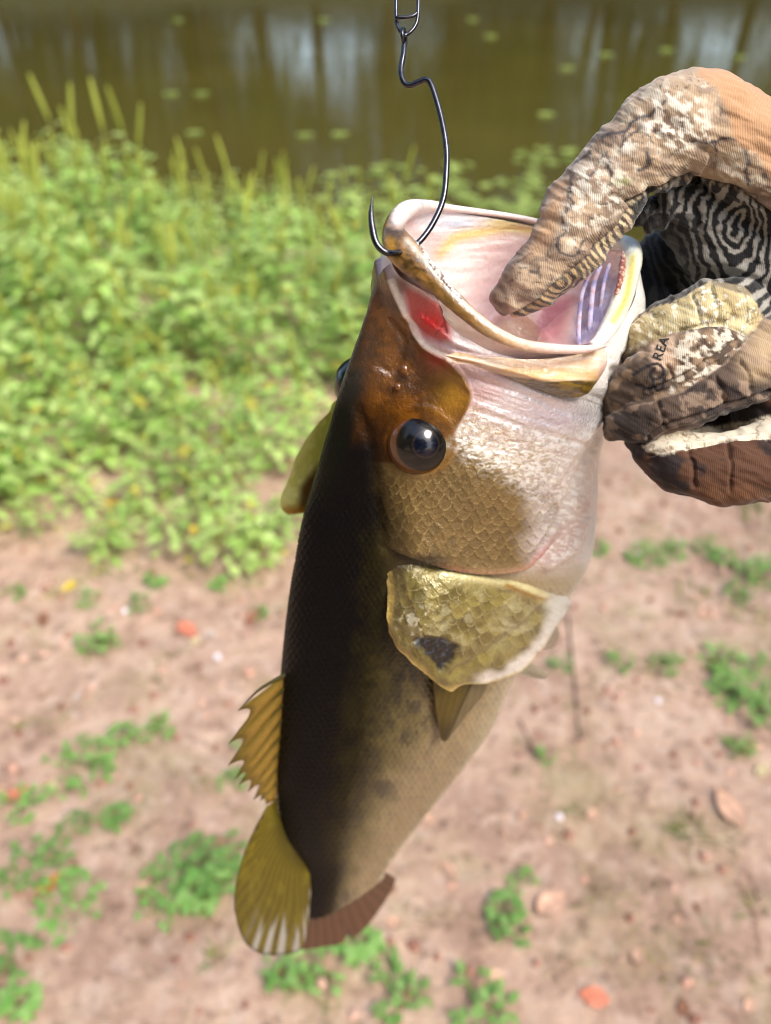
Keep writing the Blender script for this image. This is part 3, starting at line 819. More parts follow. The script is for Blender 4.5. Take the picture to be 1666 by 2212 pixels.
# ---- relief
PREORB = smooth_poly([(842,572),(853,606),(872,655),(893,700),(918,738),(948,760),(972,772),(998,800),(1017,832),(1019,858),(1010,884)], 5)
LEDGE = smooth_poly([(800,1165),(834,1184),(900,1204),(970,1227),(1041,1238),(1112,1231),(1152,1212),(1207,1158),(1254,1092),(1272,1050)], 5)
snout_poly = np.vstack([PREORB, [(985,930),(900,1000),(760,1000),(690,900),(780,640)]])
cheek_poly = np.vstack([LEDGE, [(1240,1000),(1120,900),(980,880),(840,900),(800,1000)]])
sd_snout = poly_sd(pu, pv, snout_poly)
sd_cheek = poly_sd(pu, pv, cheek_poly)
dpre = poly_dist(pu, pv, PREORB); dled = poly_dist(pu, pv, LEDGE)
H = np.zeros(pu.shape)
head = 1 - sstep(1225, 1300, pv)
H += .0024 * sstep(-3, 5, sd_snout) * np.exp(-dpre / 38) * (dpre < 250)
lfade = sstep(1225, 1150, pu) * sstep(815, 900, pu)
H += .0030 * sstep(-3, 6, sd_cheek) * np.exp(-dled / 55) * lfade
H -= .0016 * sstep(0, 6, -sd_cheek) * np.exp(-dled / 26) * lfade
# socket
EU, EV = 907, 953
er = np.hypot((pu - EU) / 1.03, pv - EV)
H += .0005 * np.exp(-((er - 74) / 7) ** 2)
# furrows of the stretched jaw skin
jaw = pmask(pu, pv, [(975,775),(1080,800),(1260,850),(1330,800),(1310,920),(1270,980),(1120,960),(1020,880)], 25)
fur = fbm((pu - pv * .25) / 200 + 3, (pv - .32 * pu) / 14, 0, 21)
H += .0011 * jaw * (fur - .5) * 2
for pl, amp, wd in (([(1330,800),(1312,900),(1262,1000),(1215,1110),(1150,1200)], -.0016, 9),
                    ([(1352,770),(1330,880),(1296,1000),(1285,1100),(1262,1200)], -.0012, 7),
                    ([(1300,900),(1250,960),(1200,1040)], .0010, 10),
                    ([(1180,1225),(1235,1190),(1272,1120)], .0015, 9),
                    ([(880,690),(950,740),(1050,770),(1150,800)], -.0010, 6),
                    ([(905,680),(990,745),(1080,778),(1200,800)], .0008, 7),
                    ([(845,690),(875,740),(850,800),(820,790)], -.0008, 8),
                    ([(770,880),(800,960),(812,1060),(830,1180)], -.0012, 14)):
    H += amp * np.exp(-(poly_dist(pu, pv, smooth_poly(pl, 4)) / wd) ** 2)
H += .0010 * (nz3 - .5) * 2 * head
H += .00030 * (fbm((pu + pv * .3) / 10, (pv - pu * .2) / 5.5, 0, 41) - .5) * sstep(850, 960, pv) * 2 * pmask(pu, pv, [(990,880),(1100,850),(1340,820),(1300,960),(1290,1100),(1262,1240),(1150,1240),(1190,1100),(1090,1020),(980,960)], 40)
# scales of the cheek and of the body
wx, wy = (fbm(pu / 70, pv / 70, 0, 31, 2) - .5) * 30, (fbm(pu / 70, pv / 70, 0, 37, 2) - .5) * 30
rc, idc = scales((pu + wx + .10 * pv) / 26, (pv + wy - .12 * pu) / 18.5)
CHK = smooth_poly([(840,1030),(905,1040),(968,985),(1005,975),(1060,1010),(1105,1045),(1180,1055),(1215,1100),(1190,1160),(1145,1200),(1100,1222),(1041,1230),(970,1218),(900,1198),(845,1178),(815,1100)], 4, True)
mchk = pmask(pu, pv, CHK, 14)
edge_c = sstep(.62, .96, rc)
H += mchk * .00042 * (rc - .5) * (.5 + nz1)
rb, idb = scales((pu + wx * .5 + .06 * pv) / 13.0, (pv + wy * .5) / 11.0)
mbody = sstep(1225, 1300, pv) * (cfrac > .03)
mbody = np.maximum(mbody, sstep(1000, 1120, pv) * sstep(842, 800, pu))
edge_b = sstep(.6, .97, rb)
H += mbody * .00040 * (rb - .5)
P2 = P + Nn * H[..., None]

# ---- pigment
sil = pmask(pu, pv, [(990,880),(1100,850),(1340,820),(1300,960),(1290,1100),(1262,1240),(1150,1240),(1190,1100),(1090,1020),(980,960)], 40)
back = S(16, 13, 8); backg = S(20, 22, 10); brown = S(116, 70, 16); gold = S(196, 158, 74); bronze = S(122, 98, 56)
white = S(236, 230, 226); pearl = S(228, 216, 220); pink = S(232, 188, 184); tan = S(166, 146, 104); cream = S(205, 192, 158); oliv = S(104, 92, 46)
# body: dark back, mottled flank, cream belly
tb = cfrac + (nz1 - .5) * .10 + (nz2 - .5) * .05
cb = np.broadcast_to(back, pu.shape + (3,)).copy()
cb = mixc(cb, S(46, 40, 19), sstep(.20, .34, tb))
cb = mixc(cb, oliv, sstep(.30, .44, tb))
cb = mixc(cb, tan, sstep(.38, .60, tb))
cb = mixc(cb, cream, sstep(.62, .90, tb))
low = sstep(1560, 1760, pv)
cb = mixc(cb, S(150, 130, 92), low * sstep(.40, .55, tb) * (1 - sstep(.72, .9, tb)) * .8)
blotch = sstep(.50, .62, fbm(pu / 20, pv / 34, 0, 77)) * np.exp(-((cfrac - .40 - .02 * np.sin(pv / 60)) / .10) ** 2)
cb = mixc(cb, S(40, 36, 20), np.clip(blotch * .75, 0, 1))
cb = cb * (1 + mbody[..., None] * ((edge_b * .55 * sstep(.25, .4, cfrac) * (1 - .5 * sstep(.65, .85, cfrac)) - .16 + (idb - .5) * .42 * sstep(.2, .36, cfrac)))[..., None])
speck = mbody * sstep(.80, .95, idb) * sstep(.12, .2, cfrac) * (1 - sstep(.3, .42, cfrac)) * sstep(.2, .5, rb)
# head
white = S(246, 242, 236, .92); pearl = S(240, 228, 230, .9)
ch = np.broadcast_to(pearl, pu.shape + (3,)).copy()
ch = mixc(ch, white, sstep(1180, 1300, pu))
ch = mixc(ch, S(206, 196, 226), .55 * np.exp(-(np.hypot((pu - 1200) / 80, (pv - 905) / 26)) ** 2))
ch = mixc(ch, pink, .75 * pmask(pu, pv, [(905,690),(1000,760),(1120,800),(1080,850),(1020,900),(985,840),(940,770)], 26))
ch = mixc(ch, pink, .6 * np.exp(-(poly_dist(pu, pv, [(1165,1225),(1230,1170),(1265,1090)]) / 20) ** 2))
ch = mixc(ch, S(205, 165, 160), .6 * np.exp(-(np.hypot((pu - 1195) / 45, (pv - 1085) / 35)) ** 2))
gm = pmask(pu, pv, [(985,880),(1040,890),(1130,930),(1200,965),(1190,1020),(1110,1050),(1000,1010),(960,960)], 40)
ch = mixc(ch, gold, gm * (.30 + .55 * sstep(.35, .75, fbm((pu + pv * .5) / 14, (pv - pu * .3) / 6, 0, 15))))
fleck = pmask(pu, pv, [(980,880),(1030,895),(1080,960),(1240,1010),(1265,1100),(1200,1170),(1140,1060),(1020,1010),(960,1010)], 40) * sstep(.52, .66, fbm(pu / 7, pv / 5, 0, 91))
ch = mixc(ch, S(252, 248, 226, .95), fleck * .85)
mb = pmask(pu, pv, np.vstack([CHK[:], ]), 34)
ch = mixc(ch, bronze, sstep(1215, 1105, pu + (nz1 - .5) * 60) * pmask(pu, pv, [(700,880),(960,905),(1010,960),(1080,1000),(1165,1060),(1180,1130),(1160,1225),(1040,1255),(900,1222),(600,1200)], 26))
ch = mixc(ch, S(172, 160, 140), mb * sstep(1120, 1190, pu) * .55)
ch = mixc(ch, ch * .72, mchk * sstep(.75, .35, rc) * .5)
ch = mixc(ch, S(190, 168, 112), mchk * sstep(.78, .98, rc) * np.clip(.35 + 1.1 * (nz1 - .3), .1, .8))
ch = ch * (1 + (mchk * (idc - .5) * .28)[..., None])
silv_glint = sil * sstep(.40, .66, fbm((pu + pv * .3) / 9, (pv - pu * .2) / 4.5, 0, 17)) * sstep(870, 960, pv)
ch = mixc(ch, S(196, 184, 164), sil * .30 * sstep(880, 960, pv) * (1 - mchk) * sstep(1290, 1230, pu))
ch = mixc(ch, S(255, 252, 246, .98), silv_glint * .75)  # silver cheek, with wet glints painted in as near-white flecks
# brown snout and forehead
ms = sstep(-4, 5, sd_snout) * pmask(pu, pv, [(842,540),(1030,800),(1030,890),(985,935),(960,1020),(900,1035),(600,1250),(600,700)], 18)
brn = mixc(np.broadcast_to(brown, pu.shape + (3,)).copy(), S(66, 38, 12), sstep(.42, .65, nz1) * .75)
brn = mixc(brn, S(172, 124, 26), .9 * np.exp(-(np.hypot((pu - 985) / 40, (pv - 840) / 60)) ** 2))
brn = mixc(brn, S(60, 44, 20), .8 * np.exp(-(np.hypot((pu - 815) / 30, (pv - 740) / 45)) ** 2) * sstep(.4, .6, nz2))
brn = mixc(brn, S(176, 40, 20), .75 * np.exp(-(np.hypot((pu - 950) / 30, (pv - 772) / 26)) ** 2))
ch = mixc(ch, brn, ms)
# olive-black back running up over the forehead
bk = sstep(902, 792, pu + (nz1 - .5) * 50) * sstep(820, 980, pv)
bk = np.maximum(bk, sstep(850, 770, pu + (pv - 700) * .10 + (nz1 - .5) * 30) * sstep(690, 820, pv))
bk = np.maximum(bk, sstep(805, 770, pu) * sstep(620, 680, pv) * .7)
dk = mixc(np.broadcast_to(back, pu.shape + (3,)).copy(), backg, sstep(.5, .1, cfrac / .3))
dk = mixc(dk, S(44, 30, 18), .6 * sstep(.2, .34, cfrac))
ch = mixc(ch, dk, np.clip(bk, 0, 1))
ch = mixc(ch, S(150, 100, 26), .55 * np.exp(-((er - 70) / 9) ** 2) * sstep(890, 960, pu))
# red bruise and pale membrane under the lip
RED = [(868,612),(905,628),(948,652),(972,700),(975,735),(948,742),(915,728),(885,690)]
mr_ = pmask(pu, pv, RED, 12) * (1 - ms)
ch = mixc(ch, S(206, 74, 68), mr_ * .95)
ch = mixc(ch, S(220, 22, 18), .97 * np.exp(-(np.hypot((pu - 925) / 36, (pv - 698) / 26)) ** 2) * (1 - ms))
ch = mixc(ch, S(110, 26, 26), .9 * np.exp(-(poly_dist(pu, pv, [(951,660),(958,680),(962,700),(966,718)]) / 3.2) ** 2))
ch = mixc(ch, S(150, 34, 34), .8 * np.exp(-(poly_dist(pu, pv, [(962,695),(950,712),(940,722)]) / 2.2) ** 2))
ch = mixc(ch, S(110, 60, 40), .85 * sstep(.0, 1, np.exp(-((pu - 862) / 28) ** 2 - ((pv - 615) / 26) ** 2)) * (1 - ms))
ch = mixc(ch, S(244, 226, 200), .7 * np.exp(-(dpre / 3.0) ** 2) * (sd_snout < 4) * (pv < 780) * (pv > 600))
ch = mixc(ch, S(168, 88, 74), .7 * np.exp(-((dled - 5) / 8) ** 2) * (sd_cheek > -2) * sstep(880, 960, pu) * sstep(1240, 1180, pu))
ch = mixc(ch, S(56, 44, 22), sstep(1178, 1200, pv) * sstep(985, 925, pu + (nz1 - .5) * 30))
# far side of the mouth stays pale
cw = sstep(1180, 1290, pv + (.5 - cfrac) * 120 * 0)
mixh = sstep(1195, 1262, pv)
wb_ = sstep(905, 800, pu + (nz1 - .5) * 40)
cols = mixc(ch, cb, wb_ * sstep(1000, 1150, pv) + (1 - wb_) * mixh)
ven = sstep(.80, .92, cfrac) * (1 - sstep(1250, 1400, pv))
cols = mixc(cols, white, ven * .8)
cols = np.clip(cols, .003, .95)
rough = np.full(pu.shape, .42); metal = np.zeros(pu.shape); sss = np.full(pu.shape, .06)
metal = .58 * sil + .26 * mchk + mbody * sstep(.28, .5, cfrac) * (.08 + .45 * sstep(.55, .9, idb))
rough = rough - .20 * sil - .05 * mchk
sss = np.clip(.50 + .3 * sil - .46 * sstep(.44, .26, cfrac) * sstep(800, 900, pv) - .05 * mbody, .05, .85)   # wetness
prm = np.stack([rough, metal, sss], -1)
# tail end cap
Vb = P2.reshape(-1, 3)
Fb = [grid_faces(NROW, NCOL, True, BFLIP)]
k = len(Vb)
Vb = np.vstack([Vb, P2[-1].mean(0)[None]])
j = np.arange(NCOL); last = (NROW - 1) * NCOL
tri = np.stack([np.full(NCOL, k), last + j, last + (j + 1) % NCOL], 1)
Fb.append(tri if BFLIP else tri[:, ::-1])
mesh_obj('body', W(Vb), Fb, m_skin, fish, np.vstack([cols.reshape(-1, 3), cols[-1, 0][None]]), np.vstack([prm.reshape(-1, 3), prm[-1, 0][None]]))

# ---- the inside of the mouth: from the lips to the gullet
rim_in = np.array([at(u, v, z) for u, v, z in [
 (856,505,.2525),(905,552,.2500),(960,612,.2485),(1010,664,.2480),(1075,712,.2500),(1150,740,.2530),(1230,745,.2570),(1283,735,.2630),
 (1310,690,.2720),(1332,620,.2830),(1350,560,.2960),(1345,528,.3080),(1272,510,.3120),(1168,492,.3100),(1078,474,.3020),(1000,462,.2900),(908,450,.2690),(862,474,.2570)]])
gul = Q(975, 900, 0)
nrm_ax = (gul - rim_in.mean(0)); nrm_ax /= np.linalg.norm(nrm_ax)
ring_r = []
for f, shrink in ((0, 1), (.10, 1.0), (.28, .97), (.52, .84), (.78, .58), (1.0, .26)):
    c = rim_in.mean(0) * (1 - f) + gul * f
    inset = np.zeros((18, 1)); inset[1:10] = 1.0
    ring_r.append((rim_in - rim_in.mean(0)) * shrink + c - FN * inset * (.013 * min(1, f / .28)) - np.array([.004, 0, 0]) * inset * min(1, f / .2))
ring_r = np.array(ring_r)
MI = cr_matrix(6, np.linspace(0, 5, 110)); MJ = cr_matrix(18, np.linspace(0, 18, 300, endpoint=False), True)
PI_ = np.einsum('ri,ijk,cj->rck', MI, ring_r, MJ)
Ni = grid_normals(PI_, True)
iu, iv = pix(PI_)
ic = np.broadcast_to(S(244, 222, 216, .95), iu.shape + (3,)).copy()
inz = fbm(iu / 60, iv / 60, 0, 51); inf_ = fbm(iu / 90, iv / 16, 0, 57)
ic = mixc(ic, S(252, 240, 232, .95), sstep(.45, .65, inz) * .6)
ic = mixc(ic, S(246, 248, 250, .95), .8 * pmask(iu, iv, [(905,445),(1060,462),(1090,490),(960,505),(900,490)], 16))
ic = mixc(ic, S(212, 228, 244, .95), .8 * np.exp(-(np.hypot((iu - 985) / 45, (iv - 482) / 12)) ** 2))
ic = mixc(ic, S(232, 206, 120, .95), .85 * np.exp(-(poly_dist(iu, iv, smooth_poly([(950,548),(985,515),(1040,502),(1100,492),(1160,500)], 4)) / 13) ** 2))
ic = mixc(ic, S(224, 200, 100), .7 * np.exp(-(np.hypot((iu - 1080) / 40, (iv - 480) / 9)) ** 2))
ic = mixc(ic, S(226, 176, 166), .6 * np.exp(-(np.hypot((iu - 935) / 30, (iv - 540) / 30)) ** 2))
ic = mixc(ic, S(222, 176, 176), .55 * sstep(560, 660, iv) * sstep(1000, 1150, iu))
ic = mixc(ic, S(214, 130, 146), .8 * pmask(iu, iv, [(1150,690),(1190,650),(1240,640),(1210,735),(1170,735)], 16))
ic = mixc(ic, mixc(np.broadcast_to(S(148, 146, 188), iu.shape + (3,)).copy(), S(206, 200, 226), sstep(.4, .65, fbm(iu / 14, iv / 26, 0, 59))), .9 * pmask(iu, iv, [(1240,690),(1262,620),(1310,580),(1325,600),(1310,690),(1270,740),(1235,735)], 12))
ic = mixc(ic, S(210, 170, 120), .6 * pmask(iu, iv, [(1080,690),(1150,680),(1165,735),(1110,735),(1070,712)], 10))
hi = .0005 * (inf_ - .5) * 2 + .0012 * np.exp(-(poly_dist(iu, iv, [(1060,690),(1105,660),(1180,720)]) / 10) ** 2)
PI2 = PI_ + Ni * hi[..., None] * (1 if np.mean(np.sum((PI_ - PI_.mean(1, keepdims=True)) * Ni, -1)) < 0 else -1)
# bridge between inside ring and skin is covered by the lips
Vi = PI2.reshape(-1, 3); kk = len(Vi)
Vi = np.vstack([Vi, PI2[-1].mean(0)[None]])
jj = np.arange(300); lastr = 109 * 300
Fi = [grid_faces(110, 300, True), np.stack([np.full(300, kk), lastr + (jj + 1) % 300, lastr + jj], 1)]
mesh_obj('mouth_lining', W(Vi), Fi, m_flesh, fish, np.vstack([ic.reshape(-1, 3), S(120, 50, 50)[None]]))

# ---- lips: bands swept along the jaw edges (u, v, z, half width cm, half thickness cm)
def swept_band(name, pts, colfun, mat, n=160, seg=28, parent=fish, rough_amp=0.0):
    A = np.array([list(at(p[0], p[1], p[2])) + [p[3] * .01, p[4] * .01] for p in pts])
    A = spline(A, n)
    V, F = tube(A[:, :3], A[:, 3], seg, True)
    # flatten: scale the part of the offset that points along the view to the thickness
    V0 = V[:n * seg].reshape(n, seg, 3)
    off = V0 - A[:, None, :3]
    ax = A[:, :3] / np.linalg.norm(A[:, :3], axis=1, keepdims=True)
    comp = np.sum(off * ax[:, None], -1, keepdims=True)
    off = off - comp * ax[:, None] * (1 - (A[:, 4] / A[:, 3]))[:, None, None]
    V0 = A[:, None, :3] + off
    if rough_amp:
        V0 += off * ((fbm(V0[..., 0] * 900, V0[..., 1] * 900, V0[..., 2] * 900, 4) - .5) * rough_amp)[..., None]
    V = np.vstack([V0.reshape(-1, 3), A[:1, :3], A[-1:, :3]])
    u, v = pix(V)
    return mesh_obj(name, W(V), F, mat, parent, colfun(u, v))
def lipcol(u, v):
    c = np.broadcast_to(S(132, 96, 36), u.shape + (3,)).copy()
    nn = fbm(u / 18, v / 18, 0, 61)
    c = mixc(c, S(62, 42, 10), sstep(.36, .60, nn) * sstep(1010, 900, u) * .9)
    c = mixc(c, S(176, 132, 70), sstep(.5, .7, fbm((u + v) / 26, (v - u) / 7, 0, 62)) * .6)
    c = mixc(c, S(196, 150, 60), .8 * np.exp(-(poly_dist(u, v, [(838,520),(846,555),(860,590)]) / 10) ** 2))
    c = mixc(c, S(206, 172, 130), sstep(1000, 1120, u))
    c = mixc(c, S(232, 206, 196), sstep(1080, 1220, u))
    c = mixc(c, S(236, 222, 214), sstep(502, 470, v) * sstep(835, 860, u))
    c = mixc(c, S(224, 214, 200), .55 * np.exp(-(poly_dist(u, v, [(880,520),(950,600),(1000,655),(1060,702),(1130,735)]) / 7) ** 2))
    return c
ulip = swept_band('upper_lip', [
 (1306,746,.2640,.08,.10),(1262,754,.2575,.13,.14),(1190,753,.2515,.16,.16),(1119,742,.2470,.18,.18),(1055,712,.2445,.22,.2),(996,664,.2435,.26,.20),(940,610,.2440,.33,.22),
 (893,564,.2455,.46,.25),(862,532,.2475,.47,.28),(851,503,.2505,.36,.30),(858,474,.2555,.30,.28),(882,452,.2620,.28,.24),(925,445,.2720,.20,.2),(975,450,.2840,.13,.15),(1040,458,.2960,.11,.12),(1110,468,.3050,.10,.12),(1180,482,.3100,.10,.12)],
 lipcol, m_flesh, 240, 30, rough_amp=.12)
def toothcol(u, v):
    nn = fbm(u / 5, v / 5, 0, 63)
    return mixc(np.broadcast_to(S(226, 228, 216), u.shape + (3,)).copy(), S(120, 92, 76), sstep(.50, .62, nn) * sstep(866, 900, u + 30))
swept_band('tooth_strip', [(858,494,.2482,.03,.05),(874,508,.2468,.09,.08),(900,535,.2448,.12,.09),(926,566,.2432,.12,.09),(951,597,.2424,.10,.08),(974,624,.2420,.08,.07),(1000,648,.2420,.04,.05)],
 toothcol, m_flesh, 120, 14, rough_amp=1.1, parent=ulip)
def jawcol(u, v):
    c = np.broadcast_to(S(232, 232, 214), u.shape + (3,)).copy()
    c = mixc(c, S(190, 178, 66), .9 * np.exp(-(poly_dist(u, v, smooth_poly([(1366,556),(1362,600),(1350,650),(1325,695)], 4)) / 9) ** 2))
    c = mixc(c, S(244, 232, 226), sstep(690, 735, v))
    return c
llip = swept_band('lower_lip', [(1278,748,.2615,.15,.14),(1300,730,.2640,.24,.2),(1325,690,.2700,.32,.24),(1346,640,.2790,.36,.28),(1360,590,.2880,.36,.3),(1366,550,.2970,.36,.32),(1352,528,.3060,.32,.3),(1280,512,.3120,.24,.24),(1190,495,.3110,.18,.2)],
 jawcol, m_flesh, 140, 26, rough_amp=.10)
swept_band('tooth_strip', [(1347,545,.2925,.06,.06),(1345,570,.2870,.10,.08),(1341,600,.2815,.11,.08),(1333,640,.2755,.10,.08),(1320,680,.2705,.06,.06)],
 lambda u, v: mixc(np.broadcast_to(S(150, 84, 66), u.shape + (3,)).copy(), S(206, 170, 150), sstep(.5, .6, fbm(u / 4, v / 4, 0, 8))), m_flesh, 100, 14, rough_amp=1.2, parent=llip)
# gill arches and tongue
for pts, r in (([(1316,572),(1306,605),(1300,650),(1297,695),(1300,730)], .10), ([(1296,576),(1283,612),(1277,660),(1275,705),(1279,738)], .12), ([(1274,592),(1258,632),(1252,680),(1250,722),(1252,745)], .10)):
    pp = [(u, v, .2925 - .00012 * (v - 575), r * .8, r * .6) for u, v in pts]
    swept_band('gill_arch', pp, lambda u, v: mixc(mixc(np.broadcast_to(S(136, 132, 172), u.shape + (3,)).copy(), S(186, 178, 206), sstep(.4, .6, fbm(u / 30, v / 30, 0, 13))), S(190, 150, 140), .7 * sstep(.55, .66, fbm(u / 16, v / 7, 0, 12))), m_flesh, 60, 14, rough_amp=.3)

# ---- plates: authored as grids of (u, v, n) with a closed back
def plate(name, rows, thick, colfun, mat, nu=120, nv=60, parent=fish, relief=None, prmv=None, zmode=False, edge_taper=True):
    G = np.array([[(p if isinstance(p, np.ndarray) else at(*p) if zmode else Q(*p)) for p in r] for r in rows])
    a, b = cr_matrix(G.shape[0], np.linspace(0, G.shape[0] - 1, nv)), cr_matrix(G.shape[1], np.linspace(0, G.shape[1] - 1, nu))
    S_ = np.einsum('ri,ijk,cj->rck', a, G, b)
    n_ = grid_normals(S_)
    if np.mean(np.sum(n_ * S_, -1)) > 0:      # face the lens side
        n_ = -n_
    u, v = pix(S_)
    if relief is not None:
        S_ = S_ + n_ * relief(u, v)[..., None]
    e = np.minimum(np.minimum(np.arange(nv)[:, None], (nv - 1 - np.arange(nv))[:, None]) / nv, np.minimum(np.arange(nu)[None], (nu - 1 - np.arange(nu))[None]) / nu)
    t = thick * (np.clip(e * 12, .12, 1) if edge_taper else np.ones(e.shape))
    B = S_ - n_ * t[..., None]
    V = np.vstack([S_.reshape(-1, 3), B.reshape(-1, 3)])
    f = grid_faces(nv, nu); m = nv * nu
    fl = np.mean(np.sum(np.cross(np.diff(S_[:-1], axis=1), np.diff(S_[:, :-1], axis=0)) * n_[:-1, :-1], -1)) > 0
    f1 = f[:, ::-1] if fl else f
    loop = np.concatenate([np.arange(nu), (np.arange(1, nv)) * nu + nu - 1, (nv - 1) * nu + np.arange(nu - 2, -1, -1), np.arange(nv - 2, 0, -1) * nu])
    l2 = np.roll(loop, -1)
    side_f = np.stack([loop, l2, l2 + m, loop + m], 1)
    F = [np.concatenate([f1, f1[:, ::-1] + m, side_f if not fl else side_f[:, ::-1]])]
    c = colfun(u, v).reshape(-1, 3)
    pr = None
    if prmv is not None:
        pr = prmv(u, v).reshape(-1, 3); pr = np.vstack([pr, pr])
    return mesh_obj(name, W(V), F, mat, parent, np.vstack([c, c]), pr)
# maxilla
def maxcol(u, v):
    c = np.broadcast_to(S(236, 204, 172, .9), u.shape + (3,)).copy()
    nn = fbm(u / 50, v / 9, 0, 71)
    c = mixc(c, S(250, 232, 218, .9), sstep(.5, .65, nn) * .8)
    c = mixc(c, S(222, 178, 104), .7 * np.exp(-((v - 806 + (u - 1150) * -.05) / 14) ** 2))
    lo = sstep(-3, 4, v - np.interp(u, [1000, 1080, 1130, 1182, 1225, 1284], [790, 809, 817, 820, 822, 822]) + (nn - .5) * 8)
    c = mixc(c, mixc(np.broadcast_to(S(140, 112, 26), u.shape + (3,)).copy(), S(92, 74, 14), sstep(.4, .6, fbm(u / 25, v / 6, 0, 72))), lo * sstep(1030, 1090, u))
    c = mixc(c, S(236, 196, 180), sstep(1285, 1305, u))
    c = mixc(c, S(216, 140, 96), .5 * np.exp(-(np.hypot((u - 1270) / 20, (v - 790) / 14)) ** 2))
    return c
plate('maxilla', [
 [(962,765,2.75),(1010,768,3.0),(1070,771,3.3),(1140,776,3.6),(1210,772,3.8),(1270,760,3.8),(1306,750,3.5)],
 [(962,767,2.95),(1012,774,3.35),(1075,784,3.55),(1150,796,3.85),(1215,800,4.05),(1275,792,4.05),(1312,768,3.7)],
 [(963,769,2.95),(1012,780,3.35),(1078,797,3.65),(1155,818,4.0),(1220,830,4.2),(1275,822,4.1),(1310,790,3.7)],
 [(964,771,2.75),(1013,786,3.0),(1080,809,3.35),(1160,841,3.65),(1225,858,3.85),(1268,851,3.8),(1303,806,3.5)]],
 .0022, maxcol, m_flesh, 160, 60, relief=lambda u, v: .0003 * (fbm((u + 2 * v) / 60, (v - .2 * u) / 7, 0, 73) - .5) * 2)

# ---- gill cover, standing off the flank
rgc = {}
def opcol(u, v):
    nn = fbm(u / 30, v / 30, 0, 81); n2 = fbm(u / 10, v / 10, 0, 83)
    c = np.broadcast_to(S(142, 128, 68), u.shape + (3,)).copy()
    c = mixc(c, S(96, 82, 36), sstep(.35, .66, nn) * .75)
    c = mixc(c, S(196, 190, 150), .5 * sstep(.45, .75, fbm(u / 26, v / 20, 0, 85)) * pmask(u, v, [(860,1300),(1000,1260),(1160,1300),(1140,1390),(1040,1400),(900,1370)], 30))
    w1, w2 = (fbm(u / 80, v / 80, 0, 87, 2) - .5) * 36, (fbm(u / 80, v / 80, 0, 88, 2) - .5) * 36
    r, idn = scales((u + w1 + .3 * v) / 33, (v + w2 - .35 * u) / 22)
    rgc['r'] = r
    msk = pmask(u, v, [(846,1240),(960,1262),(1100,1275),(1185,1305),(1195,1340),(1130,1410),(1060,1450),(985,1430),(930,1380),(860,1350)], 20)
    rgc['m'] = msk
    c = c * (1 + (msk * (idn - .5) * .3)[..., None])
    c = mixc(c, S(214, 200, 146), msk * sstep(.76, .98, r) * np.clip(.1 + 1.2 * (nn - .25), 0, .65))
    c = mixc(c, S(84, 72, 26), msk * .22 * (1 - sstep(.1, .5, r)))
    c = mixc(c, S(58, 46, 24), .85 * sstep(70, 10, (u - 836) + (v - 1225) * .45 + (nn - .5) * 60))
    # black ear spot
    sp = pmask(u + (n2 - .5) * 26, v + (nn - .5) * 22, [(893,1386),(915,1376),(950,1380),(992,1396),(985,1420),(962,1450),(948,1452),(925,1425)], 8)
    c = mixc(c, mixc(np.broadcast_to(S(22, 24, 24), u.shape + (3,)).copy(), S(70, 84, 104), sstep(.55, .68, n2) * .7), sp)  # bluish highlight painted into the black of the spot
    c = mixc(c, S(222, 216, 184), .8 * sstep(.5, .66, n2) * pmask(u, v, [(850,1320),(930,1310),(940,1370),(890,1385),(860,1370)], 14))
    # bony bar under the cheek, soft rim
    c = mixc(c, S(226, 214, 160), .85 * np.exp(-(poly_dist(u, v, smooth_poly([(955,1236),(1020,1246),(1090,1256),(1145,1272),(1188,1294)], 4)) / 13) ** 2))
    c = mixc(c, S(150, 110, 30), .9 * np.exp(-(poly_dist(u, v, smooth_poly([(1090,1264),(1150,1288),(1186,1297)], 4)) / 5) ** 2))
    rim = poly_dist(u, v, FREE)
    c = mixc(c, S(176, 150, 76), .7 * sstep(15, 5, rim) * sstep(1010, 960, u))
    c = mixc(c, S(232, 224, 214), .95 * sstep(34, 14, rim + (nn - .5) * 16) * sstep(1010, 1060, u))
    c = mixc(c, S(206, 178, 100), .7 * sstep(5, 1, rim))
    c = mixc(c, S(228, 226, 214), sstep(1165, 1215, u))
    return np.clip(c, .004, .95)
FREE = smooth_poly([(834,1225),(842,1286),(836,1337),(843,1375),(871,1413),(909,1446),(938,1479),(971,1492),(999,1480),(1041,1480),(1079,1470),(1136,1441),(1174,1399),(1202,1352),(1229,1312)], 5)
def oprel(u, v):
    opcol(u, v)
    h = rgc['m'] * .00045 * (rgc['r'] - .5)
    h = h + .0012 * np.exp(-(poly_dist(u, v, smooth_poly([(955,1240),(1020,1250),(1090,1262),(1150,1284)], 4)) / 12) ** 2)
    h = h - .0012 * np.exp(-(poly_dist(u, v, [(1192,1300),(1100,1380),(1010,1440),(975,1460)]) / 10) ** 2)
    h = h + .0009 * (fbm(u / 24, v / 24, 0, 90) - .5) * 2 * sstep(50, 20, poly_dist(u, v, FREE))
    sp = poly_sd(u, v, [(893,1386),(915,1376),(950,1380),(992,1396),(985,1420),(962,1450),(948,1452),(925,1425)])
    return h - .0014 * sstep(-6, 5, sp) + .0008 * (fbm(u / 45, v / 45, 0, 92) - .5) * 2
